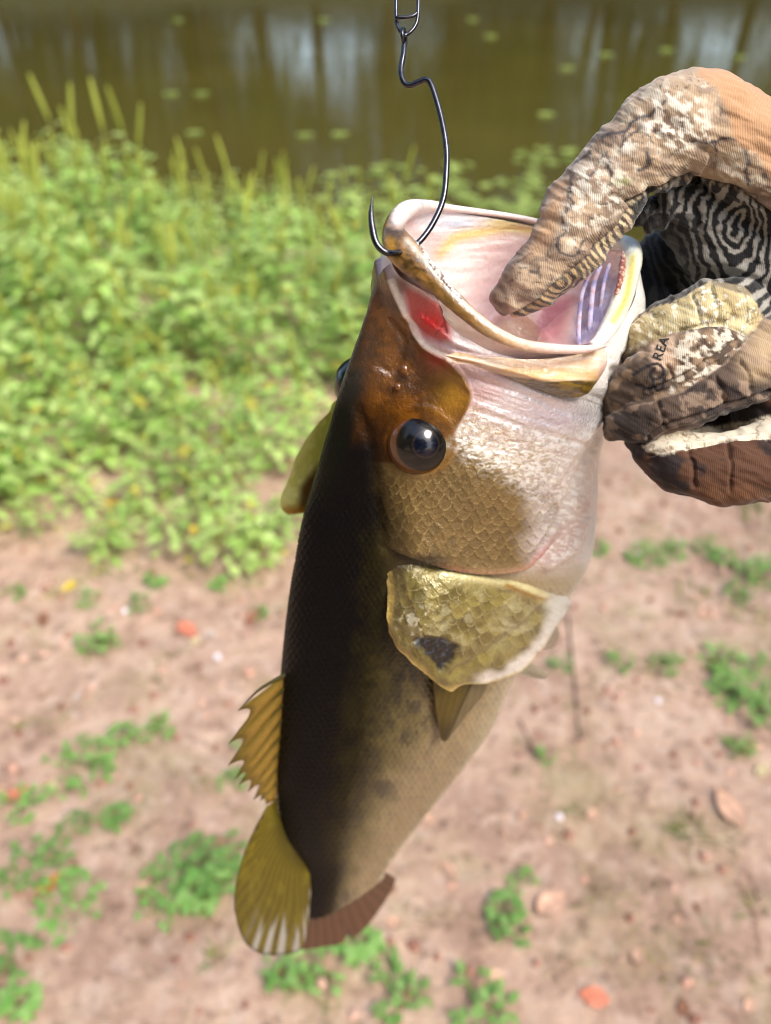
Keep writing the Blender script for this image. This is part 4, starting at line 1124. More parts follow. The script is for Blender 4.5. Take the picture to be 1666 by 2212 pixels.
plate('gill_cover', [
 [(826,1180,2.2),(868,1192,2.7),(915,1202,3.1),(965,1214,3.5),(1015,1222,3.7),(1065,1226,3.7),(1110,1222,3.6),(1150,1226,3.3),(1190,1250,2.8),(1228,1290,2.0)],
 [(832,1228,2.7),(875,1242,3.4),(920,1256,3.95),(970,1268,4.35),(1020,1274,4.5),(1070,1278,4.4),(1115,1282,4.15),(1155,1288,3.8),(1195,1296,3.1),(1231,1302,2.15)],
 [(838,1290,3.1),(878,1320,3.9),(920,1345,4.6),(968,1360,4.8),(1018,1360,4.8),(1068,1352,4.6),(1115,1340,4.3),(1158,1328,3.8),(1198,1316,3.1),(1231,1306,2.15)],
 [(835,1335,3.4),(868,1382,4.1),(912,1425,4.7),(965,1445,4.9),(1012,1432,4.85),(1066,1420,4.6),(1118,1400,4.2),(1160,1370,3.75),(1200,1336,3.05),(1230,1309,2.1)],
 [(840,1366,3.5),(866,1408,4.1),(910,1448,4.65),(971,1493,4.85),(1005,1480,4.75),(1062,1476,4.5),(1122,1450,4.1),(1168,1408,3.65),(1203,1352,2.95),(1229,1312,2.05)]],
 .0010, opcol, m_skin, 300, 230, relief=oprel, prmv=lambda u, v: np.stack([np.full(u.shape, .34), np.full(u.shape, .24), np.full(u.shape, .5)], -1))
# the far gill cover, flared out behind the back of the head
def farop(u, v):
    c = np.broadcast_to(S(204, 200, 120, 1), u.shape + (3,)).copy()
    c = mixc(c, S(226, 224, 160, 1), sstep(.5, .65, fbm(u / 14, v / 20, 0, 95)) * .6)
    c = mixc(c, S(110, 66, 24), pmask(u, v, [(650,1050),(690,1000),(690,1110),(645,1104)], 9) * .9)
    c = mixc(c, S(206, 150, 50), .8 * sstep(1085, 1104, v))
    return c
plate('gill_cover', [
 [mirror(Q(905, 1000, 2.75)),(722,868,.335),(712,890,.338),(690,912,.343),(664,945,.350),(640,985,.356)],
 [mirror(Q(905, 1050, 2.85)),(740,900,.352),(716,930,.353),(684,965,.354),(652,1005,.357),(622,1040,.358)],
 [mirror(Q(905, 1100, 2.95)),(750,960,.362),(722,985,.362),(690,1015,.361),(650,1045,.360),(608,1072,.359)],
 [mirror(Q(905, 1150, 3.05)),(756,1030,.372),(730,1050,.370),(700,1070,.367),(655,1088,.363),(609,1099,.360)],
 [mirror(Q(905, 1200, 3.15)),(760,1090,.380),(738,1100,.377),(706,1106,.372),(662,1108,.366),(624,1112,.361)]],
 .0012, farop, m_fin, 60, 60, zmode=True)
# soft membrane of the far gill and the far pelvic fin showing past the throat
plate('gill_membrane', [[(1150,1330,.395),(1180,1345,.392),(1206,1356,.390)],[(1150,1370,.395),(1182,1378,.393),(1209,1375,.390)],[(1150,1402,.397),(1180,1404,.395),(1200,1394,.392)]],
 .0008, lambda u, v: np.broadcast_to(S(226, 210, 190), u.shape + (3,)).copy(), m_fin, 30, 30, zmode=True)
plate('pelvic_fin', [[(1080,1420,.41),(1130,1428,.408),(1160,1440,.406),(1183,1452,.404)],[(1080,1438,.412),(1128,1444,.41),(1158,1454,.407),(1181,1462,.404)],[(1080,1455,.414),(1126,1458,.412),(1154,1464,.409),(1176,1467,.405)]],
 .0008, lambda u, v: np.broadcast_to(S(228, 218, 196), u.shape + (3,)).copy(), m_fin, 40, 30, zmode=True)

# ---- eyes
def eye(name, centre, axis, R, parent, rim=S(112, 66, 22)):
    na, nb = 90, 72
    th = np.linspace(0, math.pi, na)[:, None]; ph = np.linspace(0, 2 * math.pi, nb, endpoint=False)[None]
    axis = axis / np.linalg.norm(axis)
    e1 = np.cross(axis, [0, 1, .2]); e1 /= np.linalg.norm(e1); e2 = np.cross(axis, e1)
    rr = R * (1 + .03 * np.exp(-(th / .5) ** 2))
    V = centre + (np.sin(th) * np.cos(ph) * rr)[..., None] * e1 + (np.sin(th) * np.sin(ph) * rr)[..., None] * e2 + (np.cos(th) * rr + 0 * ph)[..., None] * axis
    d = np.degrees(th) + 0 * ph
    c = np.broadcast_to(S(14, 13, 14), d.shape + (3,)).copy()
    c = mixc(c, S(34, 30, 18), .7 * sstep(.4, .7, fbm(np.cos(ph) * 4 + 0 * th, np.sin(ph) * 4 + 0 * th, d / 8, 3)) * sstep(24, 30, d))
    c = mixc(c, S(5, 7, 24), sstep(21.5, 20, d))
    c = mixc(c, S(150, 118, 80), .8 * np.exp(-((d - 21.3) / .6) ** 2))
    c = mixc(c, rim, .8 * sstep(50, 56, d))
    F = grid_faces(na, nb, True)
    return mesh_obj(name, W(V.reshape(-1, 3)), F[:, ::-1], m_eye, parent, c.reshape(-1, 3))
ec = Q(906, 954, 1.95)
ax = Q(925, 962, 3.2) - ec
eye('eye', ec, ax, .0119, fish)
eye('eye', at(780, 830, .306), np.array([-.7, .25, .6]), .0106, fish, S(20, 20, 10))
# nostril drops
for u, v, n, r in ((874, 797, 1.42, .0016), (860, 835, 1.48, .0012), (879, 806, 1.5, .0009)):
    c = Q(u, v, n)
    na, nb = 14, 18
    th = np.linspace(0, math.pi, na)[:, None]; ph = np.linspace(0, 2 * math.pi, nb, endpoint=False)[None]
    V = c + r * np.stack([np.sin(th) * np.cos(ph), np.sin(th) * np.sin(ph) * 1.15, np.cos(th) * .6 + 0 * ph], -1)
    mesh_obj('nostril', W(V.reshape(-1, 3)), grid_faces(na, nb, True), m_eye, fish, S(104, 62, 22))

# ---- fins
sp_base = [(612,1462),(611,1492),(609,1525),(607,1560),(605,1595),(603,1628),(601,1660),(599,1692),(597,1728)]
sp_tip = [(514,1536),(495,1606),(493,1654),(507,1684),(516,1697),(537,1711),(548,1728),(562,1730),(574,1738)]
notch = [(540,1540),(525,1599),(527,1643),(531,1667),(541,1684),(560,1694),(567,1716),(572,1726)]
Vm, Fm, cm = [], [], []
parts = []
for i in range(8):
    b0, b1 = Q(*sp_base[i], 0), Q(*sp_base[i + 1], 0)
    t0, t1 = Q(*sp_tip[i], .15), Q(*sp_tip[i + 1], .15)
    nt_ = Q(*notch[i], .1)
    nb_, nh = 14, 14
    s = np.linspace(0, 1, nb_)[None]; h = np.linspace(0, 1, nh)[:, None]
    base = b0 + (b1 - b0) * s[..., None]
    # outer edge runs tip -> notch -> tip of the next spine
    ctrl = np.array([t0, nt_, t0 * .0 + t1])
    edge = (1 - s[..., None]) ** 2 * t0 + 2 * s[..., None] * (1 - s[..., None]) * (nt_ * 2 - (t0 + t1) / 2) + s[..., None] ** 2 * t1
    g = base + (edge - base) * h[..., None]
    g = g + FN * (.0012 * np.sin(np.pi * s) * np.sin(np.pi * h * .9))[..., None]
    uu, vv = pix(g)
    c = np.broadcast_to(S(196, 158, 72), uu.shape + (3,)).copy()
    c = mixc(c, S(130, 116, 40), sstep(.35, .0, s + 0 * h) * .8)
    c = mixc(c, S(104, 92, 30), sstep(.75, 1.0, h + 0 * s) * .7)
    gb = g - FN * .0004
    f = grid_faces(nh, nb_)
    parts.append((np.vstack([g.reshape(-1, 3), gb.reshape(-1, 3)]), [f, f[:, ::-1] + nb_ * nh], np.vstack([c.reshape(-1, 3)] * 2)))
V, F, c = merge(parts)
dorsal = mesh_obj('dorsal_fin', W(V), F, m_fin, fish, c)
for i in range(9):
    b, t = Q(*sp_base[i], .05), Q(*sp_tip[i], .2)
    mid = (b + t) / 2 + np.array([-.001, .0015, 0])
    pth = spline([b - (t - b) * .12, mid, t], 14)
    V, F = tube(pth, np.linspace(.0011, .00012, 14), 8)
    mesh_obj('spine', W(V), F, m_fin, dorsal, np.linspace(0, 1, len(V))[:, None] * (S(70, 62, 24) - S(112, 100, 40)) + S(112, 100, 40))
# soft dorsal fin: rays fan from its base down to a rounded edge
sb = spline([(598,1728,.0),(604,1762,.1),(618,1792,.2),(634,1818,.3),(652,1844,.35),(668,1868,.4)], 90)
se = spline([(578,1742,.1),(548,1796,.3),(525,1855,.6),(510,1914,.8),(508,1969,.9),(525,2028,.9),(558,2058,.9),(601,2063,.9),(650,2050,.9),(666,1990,.7),(672,1925,.5)], 90)
hh = np.linspace(0, 1, 50)
bend = np.array([[Q(*(sb[i] * (1 - h) + se[i] * h + np.array([-8 * math.sin(math.pi * h) * (1 - i / 90), 6 * math.sin(math.pi * h), .25 * math.sin(math.pi * h)]))) for i in range(90)] for h in hh])
ridx = np.linspace(0, 1, 90)[None] + 0 * hh[:, None]
ray = (.5 + .5 * np.cos((ridx + .012 * np.sin(hh[:, None] * 9)) * 2 * np.pi * 19)) ** 1.6
g = bend + FN * (.0006 * ray * (1 - .3 * hh[:, None]))[..., None]
uu, vv = pix(g)
c = np.broadcast_to(S(150, 132, 34), uu.shape + (3,)).copy()
c = mixc(c, S(92, 80, 20), ray ** 2 * .6)
c = mixc(c, S(176, 160, 52), sstep(.5, .7, fbm(uu / 16, vv / 30, 0, 97)) * .5)
c = mixc(c, S(60, 54, 20), sstep(.25, 0, hh[:, None] + 0 * ridx) * .6)
wt = sstep(.62, .80, hh[:, None] + (fbm(ridx * 40, 0 * uu, 0, 99) - .5) * .5) * sstep(.48, .60, ridx) * sstep(.45, .75, .5 + .5 * np.cos(ridx * 2 * np.pi * 15 + 2.4))
c = mixc(c, S(232, 226, 216), np.clip(wt * 1.2, 0, 1) * .95)
c = mixc(c, S(50, 46, 30), sstep(.96, 1.0, hh[:, None] + 0 * ridx) * .7)
gb = g - FN * .0006
f = grid_faces(50, 90)
mesh_obj('soft_dorsal_fin', W(np.vstack([g.reshape(-1, 3), gb.reshape(-1, 3)])), np.concatenate([f, f[:, ::-1] + 4500]), m_fin, fish, np.vstack([c.reshape(-1, 3)] * 2))
# tail fin, swung away from the lens
tb_ = spline([(640,1985,.505),(690,1972,.507),(740,1950,.509),(790,1920,.510),(836,1886,.512)], 110)
te = spline([(630,2048,.545),(662,2051,.556),(700,2045,.566),(738,2038,.572),(783,2011,.573),(817,1969,.568),(846,1924,.558),(855,1900,.545)], 110)
hh = np.linspace(0, 1, 40)
g = np.array([[at(*(tb_[i] * (1 - h) + te[i] * h)) for i in range(110)] for h in hh])
ridx = np.linspace(0, 1, 110)[None] + 0 * hh[:, None]
ray = .5 + .5 * np.cos(ridx * 2 * np.pi * 13)
g = g + np.array([0, .3, -1]) * (.0007 * ray)[..., None]
g[:, :, 1] += (np.exp(-((ridx - .47) / .02) ** 2) * sstep(.5, 1, hh[:, None]) * .004)
uu, vv = pix(g)
c = np.broadcast_to(S(150, 100, 66), uu.shape + (3,)).copy()
c = mixc(c, S(104, 62, 36), ray * .45)
c = mixc(c, S(120, 92, 60), sstep(.3, 0, hh[:, None] + 0 * ridx))
gb = g + np.array([0, 0, .0012])
f = grid_faces(40, 110)
mesh_obj('tail_fin', W(np.vstack([g.reshape(-1, 3), gb.reshape(-1, 3)])), np.concatenate([f, f[:, ::-1] + 4400]), m_fin, fish, np.vstack([c.reshape(-1, 3)] * 2))
# pectoral fin lying along the flank, showing under the gill cover
def pecc(u, v):
    c = np.broadcast_to(S(140, 118, 44), u.shape + (3,)).copy()
    c = mixc(c, S(84, 66, 22), sstep(1540, 1590, v) * .8)
    c = mixc(c, S(176, 158, 110), sstep(-4, 6, u - np.interp(v, [1480, 1600], [1018, 962])) * .95)
    c = mixc(c, S(70, 56, 26), .8 * np.exp(-((u - np.interp(v, [1480, 1600], [1016, 964])) / 3) ** 2))
    return c * (.9 + .2 * (.5 + .5 * np.sin(u / 2.2 + v / 9)))[..., None]
plate('pectoral_fin', [
 [(935,1440,4.0),(975,1440,4.1),(1020,1440,4.0),(1060,1435,3.6)],
 [(938,1500,3.9),(975,1505,4.0),(1012,1505,3.9),(1048,1495,3.4)],
 [(946,1555,3.7),(968,1560,3.75),(992,1555,3.65),(1012,1540,3.4)],
 [(953,1598,3.55),(960,1602,3.5),(968,1598,3.5),(976,1588,3.4)]],
 .0006, pecc, m_fin, 70, 80)
# ================================================================== the gloved hand
def ball(c, r, na=14, nb=18):
    th = np.linspace(0, math.pi, na)[:, None]; ph = np.linspace(0, 2 * math.pi, nb, endpoint=False)[None]
    r = np.broadcast_to(np.asarray(r, float), (3,))
    V = np.asarray(c) + np.stack([np.sin(th) * np.cos(ph) * r[0], np.sin(th) * np.sin(ph) * r[1], np.cos(th) * r[2] + 0 * ph], -1)
    return V.reshape(-1, 3), [grid_faces(na, nb, True)[:, ::-1]], None
def chain(pts, n=46):
    A = spline([list(at(u, v, z)) + [r * .01] for u, v, z, r in pts], n)
    V, F = tube(A[:, :3], A[:, 3], 22, True)
    return [(V, F, None), ball(A[0, :3], A[0, 3] * .995), ball(A[-1, :3], A[-1, 3] * .995)]
vol = []
THUMB = [(1113,640,.281,.80),(1134,622,.280,.96),(1168,592,.279,1.12),(1215,542,.277,1.32),(1265,465,.275,1.48),(1318,398,.273,1.46),(1385,330,.271,1.55),(1450,285,.270,1.78),(1515,268,.270,1.62),(1585,306,.272,1.55),(1660,365,.276,1.75),(1760,430,.284,2.2)]
vol += chain(THUMB, 70)
vol += chain([(1400,470,.287,.55),(1440,450,.288,.9),(1500,470,.292,1.35),(1580,520,.298,1.8),(1680,560,.305,2.4),(1800,560,.31,3.0)])       # ball of the thumb and palm
vol += chain([(1560,600,.322,2.2),(1680,640,.318,2.8),(1800,660,.315,3.2)])                                                          # palm behind the fingers
vol += chain([(1440,560,.322,1.3),(1540,640,.326,1.7),(1640,700,.325,2.0)])
vol += chain([(1440,955,.318,.9),(1540,935,.320,1.5),(1660,900,.318,2.0),(1780,860,.315,2.4)])
vol += chain([(1430,425,.290,.5),(1480,412,.291,.9),(1560,420,.292,1.4),(1660,470,.296,1.9)])
vol += chain([(1380,590,.328,1.2),(1410,640,.328,1.4),(1430,720,.326,1.4)])
# index, middle, ring and little finger folded against the palm
vol += chain([(1372,752,.306,.80),(1400,722,.294,.92),(1460,702,.289,1.0),(1530,672,.286,1.02),(1580,660,.288,.98),(1606,668,.297,.95),(1622,690,.312,1.0),(1660,700,.33,1.3)])
vol += chain([(1330,882,.306,.72),(1358,852,.299,.90),(1410,810,.290,1.04),(1480,772,.286,1.05),(1550,728,.286,.90),(1596,704,.293,.84),(1622,720,.310,.9),(1680,740,.326,1.2)])
vol += chain([(1330,925,.303,.50),(1362,912,.296,.74),(1430,890,.290,.92),(1520,850,.287,1.06),(1610,800,.286,1.22),(1690,762,.289,1.35),(1790,740,.297,1.7)])
vol += chain([(1372,950,.306,.42),(1410,972,.299,.80),(1470,1000,.294,1.18),(1550,1010,.291,1.36),(1640,1000,.290,1.42),(1740,965,.292,1.6),(1830,930,.30,1.9)])
vol += chain([(1760,800,.300,2.9),(1860,720,.302,3.6),(1990,640,.306,3.9),(2180,600,.312,3.7),(2500,560,.325,4.0)])                      # back of the hand, wrist and sleeve
vol += chain([(1700,880,.300,2.0),(1800,820,.300,2.6)])
V, F, _ = merge(vol)
tmp_me = raw_mesh('glove_volume', V, F)
tmp = link(bpy.data.objects.new('glove_volume', tmp_me))
md = tmp.modifiers.new('r', 'REMESH'); md.mode = 'VOXEL'; md.voxel_size = .00056
md2 = tmp.modifiers.new('s', 'SMOOTH'); md2.factor = .5; md2.iterations = 5
dg = bpy.context.evaluated_depsgraph_get()
ev = tmp.evaluated_get(dg)
gm_ = bpy.data.meshes.new_from_object(ev)
bpy.data.objects.remove(tmp); bpy.data.meshes.remove(tmp_me)
nv_ = len(gm_.vertices)
GV = np.empty(nv_ * 3); gm_.vertices.foreach_get('co', GV); GV = GV.reshape(-1, 3)
GN = np.empty(nv_ * 3); gm_.vertices.foreach_get('normal', GN); GN = GN.reshape(-1, 3)
npol = len(gm_.polygons)
ls = np.empty(npol, int); gm_.polygons.foreach_get('loop_start', ls); lt = np.empty(npol, int); gm_.polygons.foreach_get('loop_total', lt)
li = np.empty(len(gm_.loops), int); gm_.loops.foreach_get('vertex_index', li)
GF = []
for k in (4, 3):
    s_ = ls[lt == k]
    if len(s_):
        GF.append(li[s_[:, None] + np.arange(k)])
bpy.data.meshes.remove(gm_)
gu, gv_ = pix(GV)
facing = -np.sum(GN * GV / np.linalg.norm(GV, axis=1, keepdims=True), 1)
# ---- regions of the glove
SEAM_T = smooth_poly([(1072,692),(1098,687),(1153,657),(1208,606),(1267,559),(1322,504),(1352,466),(1362,440)], 5)
SEAM_W = smooth_poly([(1362,437),(1412,411),(1469,392),(1519,388),(1584,407),(1633,438),(1700,485)], 5)
under_poly = np.vstack([SEAM_T, SEAM_W[1:], [(1900,520),(1900,740),(1650,690),(1634,654),(1626,632),(1599,616),(1546,608),(1500,628),(1450,657),(1388,672),(1300,760),(1060,760)]])
under = sstep(-1.5, 1.5, poly_sd(gu, gv_, under_poly))
palm = pmask(gu, gv_, [(1368,440),(1412,413),(1469,394),(1519,390),(1584,409),(1633,440),(1800,530),(1800,740),(1650,690),(1626,632),(1546,606),(1450,655),(1388,670),(1340,640),(1362,520)], 4)
n_a = fbm(gu / 70, gv_ / 70, GV[:, 2] * 60, 121); n_b = fbm(gu / 26, gv_ / 26, GV[:, 2] * 120, 123); n_c = fbm(gu / 9, gv_ / 9, GV[:, 2] * 300, 125)
def ridge(sc_, seed, w):
    n = fbm(gu / sc_, gv_ / sc_ * 1.1, GV[:, 2] * 1700 / sc_, seed, 3)
    return np.exp(-(np.abs(n - .5) / w) ** 2)
base = np.broadcast_to(S(178, 154, 126), gu.shape + (3,)).copy()
base = mixc(base, S(124, 104, 88), sstep(.42, .62, n_a) * .85)
base = mixc(base, S(200, 188, 164), sstep(.50, .66, fbm(gu / 16, gv_ / 12, GV[:, 2] * 120, 129)) * .7 * sstep(.40, .55, n_b))
base = mixc(base, S(120, 100, 86), sstep(.55, .66, fbm(gu / 40, gv_ / 18, 2, 127)) * .6)
crack = np.clip(ridge(55, 131, .014) * sstep(.42, .5, n_a) + .8 * ridge(30, 133, .012) * sstep(.5, .58, fbm(gu / 80, gv_ / 80, 1, 135)), 0, 1)
base = mixc(base, S(52, 48, 54), crack * .85)
# drawn bark cracks on the thumb
for pl, w in (([(1300,300),(1340,285),(1375,262),(1410,240),(1440,222)], 4.5), ([(1340,330),(1352,300),(1385,270)], 3.5), ([(1232,380),(1228,420),(1238,440),(1215,470),(1222,500),(1205,520),(1212,545),(1240,550),(1262,520)], 3.6),
              ([(1255,420),(1262,395),(1285,370)], 4), ([(1465,325),(1500,310),(1540,308),(1560,298),(1590,305),(1612,325)], 4.5), ([(1540,305),(1548,335),(1545,362)], 3), ([(1600,318),(1618,345),(1612,372),(1620,400)], 4.5),
              ([(1310,330),(1318,360),(1322,390),(1310,410)], 4), ([(1380,370),(1400,360),(1398,330)], 4), ([(1235,372),(1250,345),(1275,330)], 3), ([(1100,572),(1130,562),(1148,545)], 3), ([(1632,190),(1640,240),(1634,290),(1612,322)], 3)):
    dd = poly_dist(gu + (n_c - .5) * 14, gv_ + (n_b - .5) * 16, smooth_poly(pl, 4))
    base = mixc(base, S(48, 46, 56), np.exp(-(dd / w) ** 2) * .9 * (gv_ < 600))
pn = fbm((gu + gv_) / 22, (gv_ - gu) / 13, 0, 145)
for pg, am in (([(1380,240),(1440,192),(1520,212),(1545,300),(1460,335),(1400,310)], .85), ([(1230,375),(1300,335),(1362,380),(1345,440),(1250,540),(1212,500)], .7), ([(1318,330),(1345,300),(1380,305),(1360,330)], .9), ([(1545,330),(1610,340),(1620,400),(1560,385)], .6)):
    base = mixc(base, S(232, 224, 206), am * pmask(gu, gv_, pg, 16) * sstep(.44, .60, pn))
base = mixc(base, S(150, 160, 92), .5 * np.exp(-(np.hypot((gu - 1345) / 20, (gv_ - 392) / 9)) ** 2))
# plain warm patch at the wrist side
base = mixc(base, S(186, 144, 106), pmask(gu + (n_b - .5) * 20, gv_, [(1505,160),(1545,185),(1570,235),(1578,290),(1612,322),(1640,330),(1700,470),(2600,470),(2600,60),(1505,60)], 6) * .92)
base = mixc(base, S(206, 160, 116), .6 * pmask(gu, gv_, [(1168,470),(1200,395),(1228,372),(1215,440),(1190,520),(1140,560),(1150,520)], 16))
base = mixc(base, S(88, 62, 46), .85 * sstep(1125, 1075, gu + (gv_ - 640) * .35))
# folded fingers
fi_index = pmask(gu, gv_, [(1340,700),(1448,650),(1530,598),(1605,604),(1650,640),(1640,700),(1614,722),(1580,703),(1530,705),(1465,717),(1400,740),(1340,770)], 3)
idxc = mixc(np.broadcast_to(S(198, 184, 142), gu.shape + (3,)).copy(), S(178, 158, 112), sstep(.48, .6, n_b) * .7)
idxc = mixc(idxc, S(240, 236, 220), sstep(.58, .66, n_c) * .8)
idxc = mixc(idxc, S(58, 54, 44), np.clip(ridge(34, 141, .013), 0, 1) * .7)
idxc = mixc(idxc, S(100, 90, 80), .7 * pmask(gu, gv_, [(1530,600),(1610,606),(1630,640),(1590,632),(1540,622)], 4))
base = mixc(base, idxc, fi_index)
fi_mid = pmask(gu, gv_, [(1300,940),(1300,800),(1400,742),(1465,718),(1530,706),(1580,704),(1614,722),(1600,752),(1536,808),(1473,848),(1411,868),(1348,886)], 3)
midc = mixc(np.broadcast_to(S(142, 118, 94), gu.shape + (3,)).copy(), S(64, 52, 45), sstep(.42, .56, n_b) * .85)
midc = mixc(midc, S(226, 216, 196), sstep(.56, .64, fbm(gu / 15, gv_ / 13, 0, 143)) * .75 * sstep(1430, 1470, gu))
midc = mixc(midc, S(50, 48, 58), .9 * np.exp(-(poly_dist(gu, gv_, smooth_poly([(1470,716),(1520,704),(1560,698),(1590,706),(1612,720)], 4)) / 9) ** 2))
midc = mixc(midc, S(214, 184, 156), .85 * pmask(gu, gv_, [(1404,735),(1462,722),(1452,790),(1420,800),(1402,770)], 8))
# the printed curl under the lettering
for pl in ([(1368,810),(1390,796),(1412,786),(1428,790),(1434,806),(1424,818),(1408,818),(1404,806),(1414,796)], [(1406,812),(1412,830),(1404,842),(1388,836),(1372,832)], [(1412,832),(1420,844),(1432,836),(1436,818)]):
    midc = mixc(midc, S(34, 32, 36), .95 * sstep(4.2, 2.6, poly_dist(gu, gv_, smooth_poly(pl, 4))))
base = mixc(base, midc, fi_mid)
fi_ring = pmask(gu, gv_, [(1290,960),(1300,900),(1348,886),(1411,868),(1473,848),(1536,808),(1600,752),(1640,700),(1900,640),(1900,800),(1666,860),(1574,886),(1499,911),(1448,923),(1398,951),(1350,966)], 3)
rgc_ = mixc(np.broadcast_to(S(84, 68, 57), gu.shape + (3,)).copy(), S(48, 40, 38), sstep(.44, .58, n_a) * .9)
rgc_ = mixc(rgc_, S(190, 164, 128), sstep(1570, 1640, gu) * sstep(850, 790, gv_) * .8)
rgc_ = mixc(rgc_, S(160, 136, 114), sstep(.54, .64, n_b) * .6)
base = mixc(base, rgc_, fi_ring)
fi_lit = pmask(gu, gv_, [(1340,962),(1398,952),(1448,924),(1499,912),(1574,887),(1666,860),(1900,800),(1900,1200),(1300,1200)], 3)
ltc = mixc(np.broadcast_to(S(84, 54, 36), gu.shape + (3,)).copy(), S(34, 27, 25), sstep(.46, .58, fbm(gu / 80, gv_ / 60, 0, 151)) * .9)
ltc = mixc(ltc, S(116, 76, 46), .8 * sstep(1030, 1080, gv_) * sstep(1480, 1540, gu))
crm = pmask(gu + (n_b - .5) * 12, gv_ + (n_c - .5) * 12, [(1390,962),(1440,940),(1520,922),(1600,912),(1700,890),(1700,945),(1580,945),(1500,965),(1440,985),(1405,978)], 4)
ltc = mixc(ltc, mixc(np.broadcast_to(S(226, 214, 190), gu.shape + (3,)).copy(), S(150, 130, 108), np.clip(ridge(26, 153, .02), 0, 1)), crm)
base = mixc(base, ltc, fi_lit)
# tree-ring print of the palm side
wpx, wpy = (fbm(gu / 55, gv_ / 55, 0, 161) - .5) * 60, (fbm(gu / 55, gv_ / 55, 0, 163) - .5) * 60
f1 = np.hypot((gu + wpx - 1602) / .50, (gv_ + wpy - 484)) + .35 * gu
stripe = .5 + .5 * np.sin(f1 / 36 * 2 * np.pi)
st_p = sstep(.50, .72, stripe)
pc = mixc(np.broadcast_to(S(24, 23, 23), gu.shape + (3,)).copy(), S(166, 162, 152), st_p * (.10 + .85 * sstep(1440, 1580, gu + (gv_ < 460) * 80)))  # stripes die out to the left: shadow of the recess painted in
f2 = np.hypot((gu + wpx * .5 - 1216), (gv_ + wpy * .5 - 612) * 1.3) + .5 * (gu + gv_)
st_t = sstep(.40, .60, .5 + .5 * np.sin(f2 / 19 * 2 * np.pi))
tc = mixc(np.broadcast_to(S(92, 82, 72), gu.shape + (3,)).copy(), S(178, 150, 112), st_t)
tc = mixc(tc, S(214, 196, 160), st_t * sstep(1240, 1340, gu) * .8)
gcol = mixc(base, mixc(tc, pc, palm), under)
gcol = mixc(gcol, S(28, 26, 26), .85 * np.exp(-(poly_dist(gu, gv_, SEAM_W) / 3.0) ** 2) + .35 * np.exp(-(poly_dist(gu, gv_, SEAM_T) / 2.0) ** 2))
gcol = np.clip(gcol, .01, .9)
# ---- cloth relief: seams, folds at the joints, slack wrinkles
gh = np.zeros(len(gu))
gh -= .0010 * np.exp(-(poly_dist(gu, gv_, SEAM_T) / 3.5) ** 2) + .0012 * np.exp(-(poly_dist(gu, gv_, SEAM_W) / 4) ** 2)
for pl, a_, w in (([(1362,437),(1340,425),(1318,424)], -.0022, 7), ([(1366,450),(1352,466),(1346,480)], -.0016, 6), ([(1410,418),(1420,440),(1408,470),(1380,500)], -.003, 12), ([(1442,420),(1450,450),(1432,490)], .0018, 9), ([(1470,430),(1500,445),(1510,500)], -.0015, 10),
                  ([(1075,610),(1090,645),(1098,686)], -.0006, 7), ([(1470,716),(1520,704),(1560,698),(1590,706),(1612,720)], -.0016, 5), ([(1560,640),(1580,668),(1590,690)], -.0008, 6),
                  ([(1400,250),(1420,290),(1428,340)], -.0006, 10), ([(1290,330),(1320,380),(1340,420)], -.0006, 9)):
    gh += a_ * np.exp(-(poly_dist(gu, gv_, smooth_poly(pl, 4)) / w) ** 2)
SEAM_F = [smooth_poly(p, 4) for p in ([(1398,940),(1448,912),(1499,898),(1574,872),(1666,845)], [(1405,985),(1470,968),(1560,950),(1666,940)], [(1400,842),(1470,815),(1535,775),(1590,735)])]
for pl in SEAM_F:
    gh += -.0009 * np.exp(-(poly_dist(gu, gv_, pl) / 3.2) ** 2) + .0006 * np.exp(-((poly_dist(gu, gv_, pl) - 7) / 3.5) ** 2)
for pl in ([(1497,640),(1508,668),(1512,700)], [(1535,625),(1550,660),(1552,690)], [(1440,790),(1452,812),(1456,838)], [(1505,750),(1520,775),(1528,800)], [(1545,815),(1562,845),(1568,872)], [(1600,780),(1618,812),(1624,850)], [(1480,960),(1496,1000),(1498,1050)], [(1570,955),(1582,1000),(1578,1060)], [(1420,870),(1432,895),(1434,920)]):
    gh -= .0011 * np.exp(-(poly_dist(gu + (n_b - .5) * 14, gv_, smooth_poly(pl, 4)) / 4.5) ** 2)
gh += .0016 * (fbm(GV[:, 0] * 90, GV[:, 1] * 90, GV[:, 2] * 90, 171, 3) - .5) * 2
wr = fbm((gu + gv_ * .4) / 120, (gv_ - gu * .45) / 24, 0, 173)
gh += .0013 * (wr - .5) * 2
GV2 = GV + GN * gh[:, None]
m_glove, nt, b, out = new_mat('glove_fabric')
L = nt.links.new
co = nt.nodes.new('ShaderNodeTexCoord').outputs['Object']
ga = attr(nt, 'col').outputs['Color']
mp = nt.nodes.new('ShaderNodeMapping'); mp.inputs['Rotation'].default_value = (.3, .2, .7); L(co, mp.inputs[0])
wv = node(nt, 'ShaderNodeTexWave', Scale=560.0, Distortion=1.5, Detail=1.0); L(mp.outputs[0], wv.inputs['Vector'])
mr = node(nt, 'ShaderNodeMapRange'); mr.inputs['To Min'].default_value = .94; mr.inputs['To Max'].default_value = 1.05; L(wv.outputs['Fac'], mr.inputs['Value'])
mxs = node(nt, 'ShaderNodeVectorMath', op='SCALE'); L(ga, mxs.inputs[0]); L(mr.outputs[0], mxs.inputs['Scale'])
L(mxs.outputs[0], b.inputs['Base Color'])
b.inputs['Roughness'].default_value = .82
b.inputs['Specular IOR Level'].default_value = .25
b.inputs['Sheen Weight'].default_value = .25
b.inputs['Sheen Roughness'].default_value = .4
bp = node(nt, 'ShaderNodeBump', Strength=.35, Distance=.00025); L(wv.outputs['Fac'], bp.inputs['Height']); L(bp.outputs[0], b.inputs['Normal'])
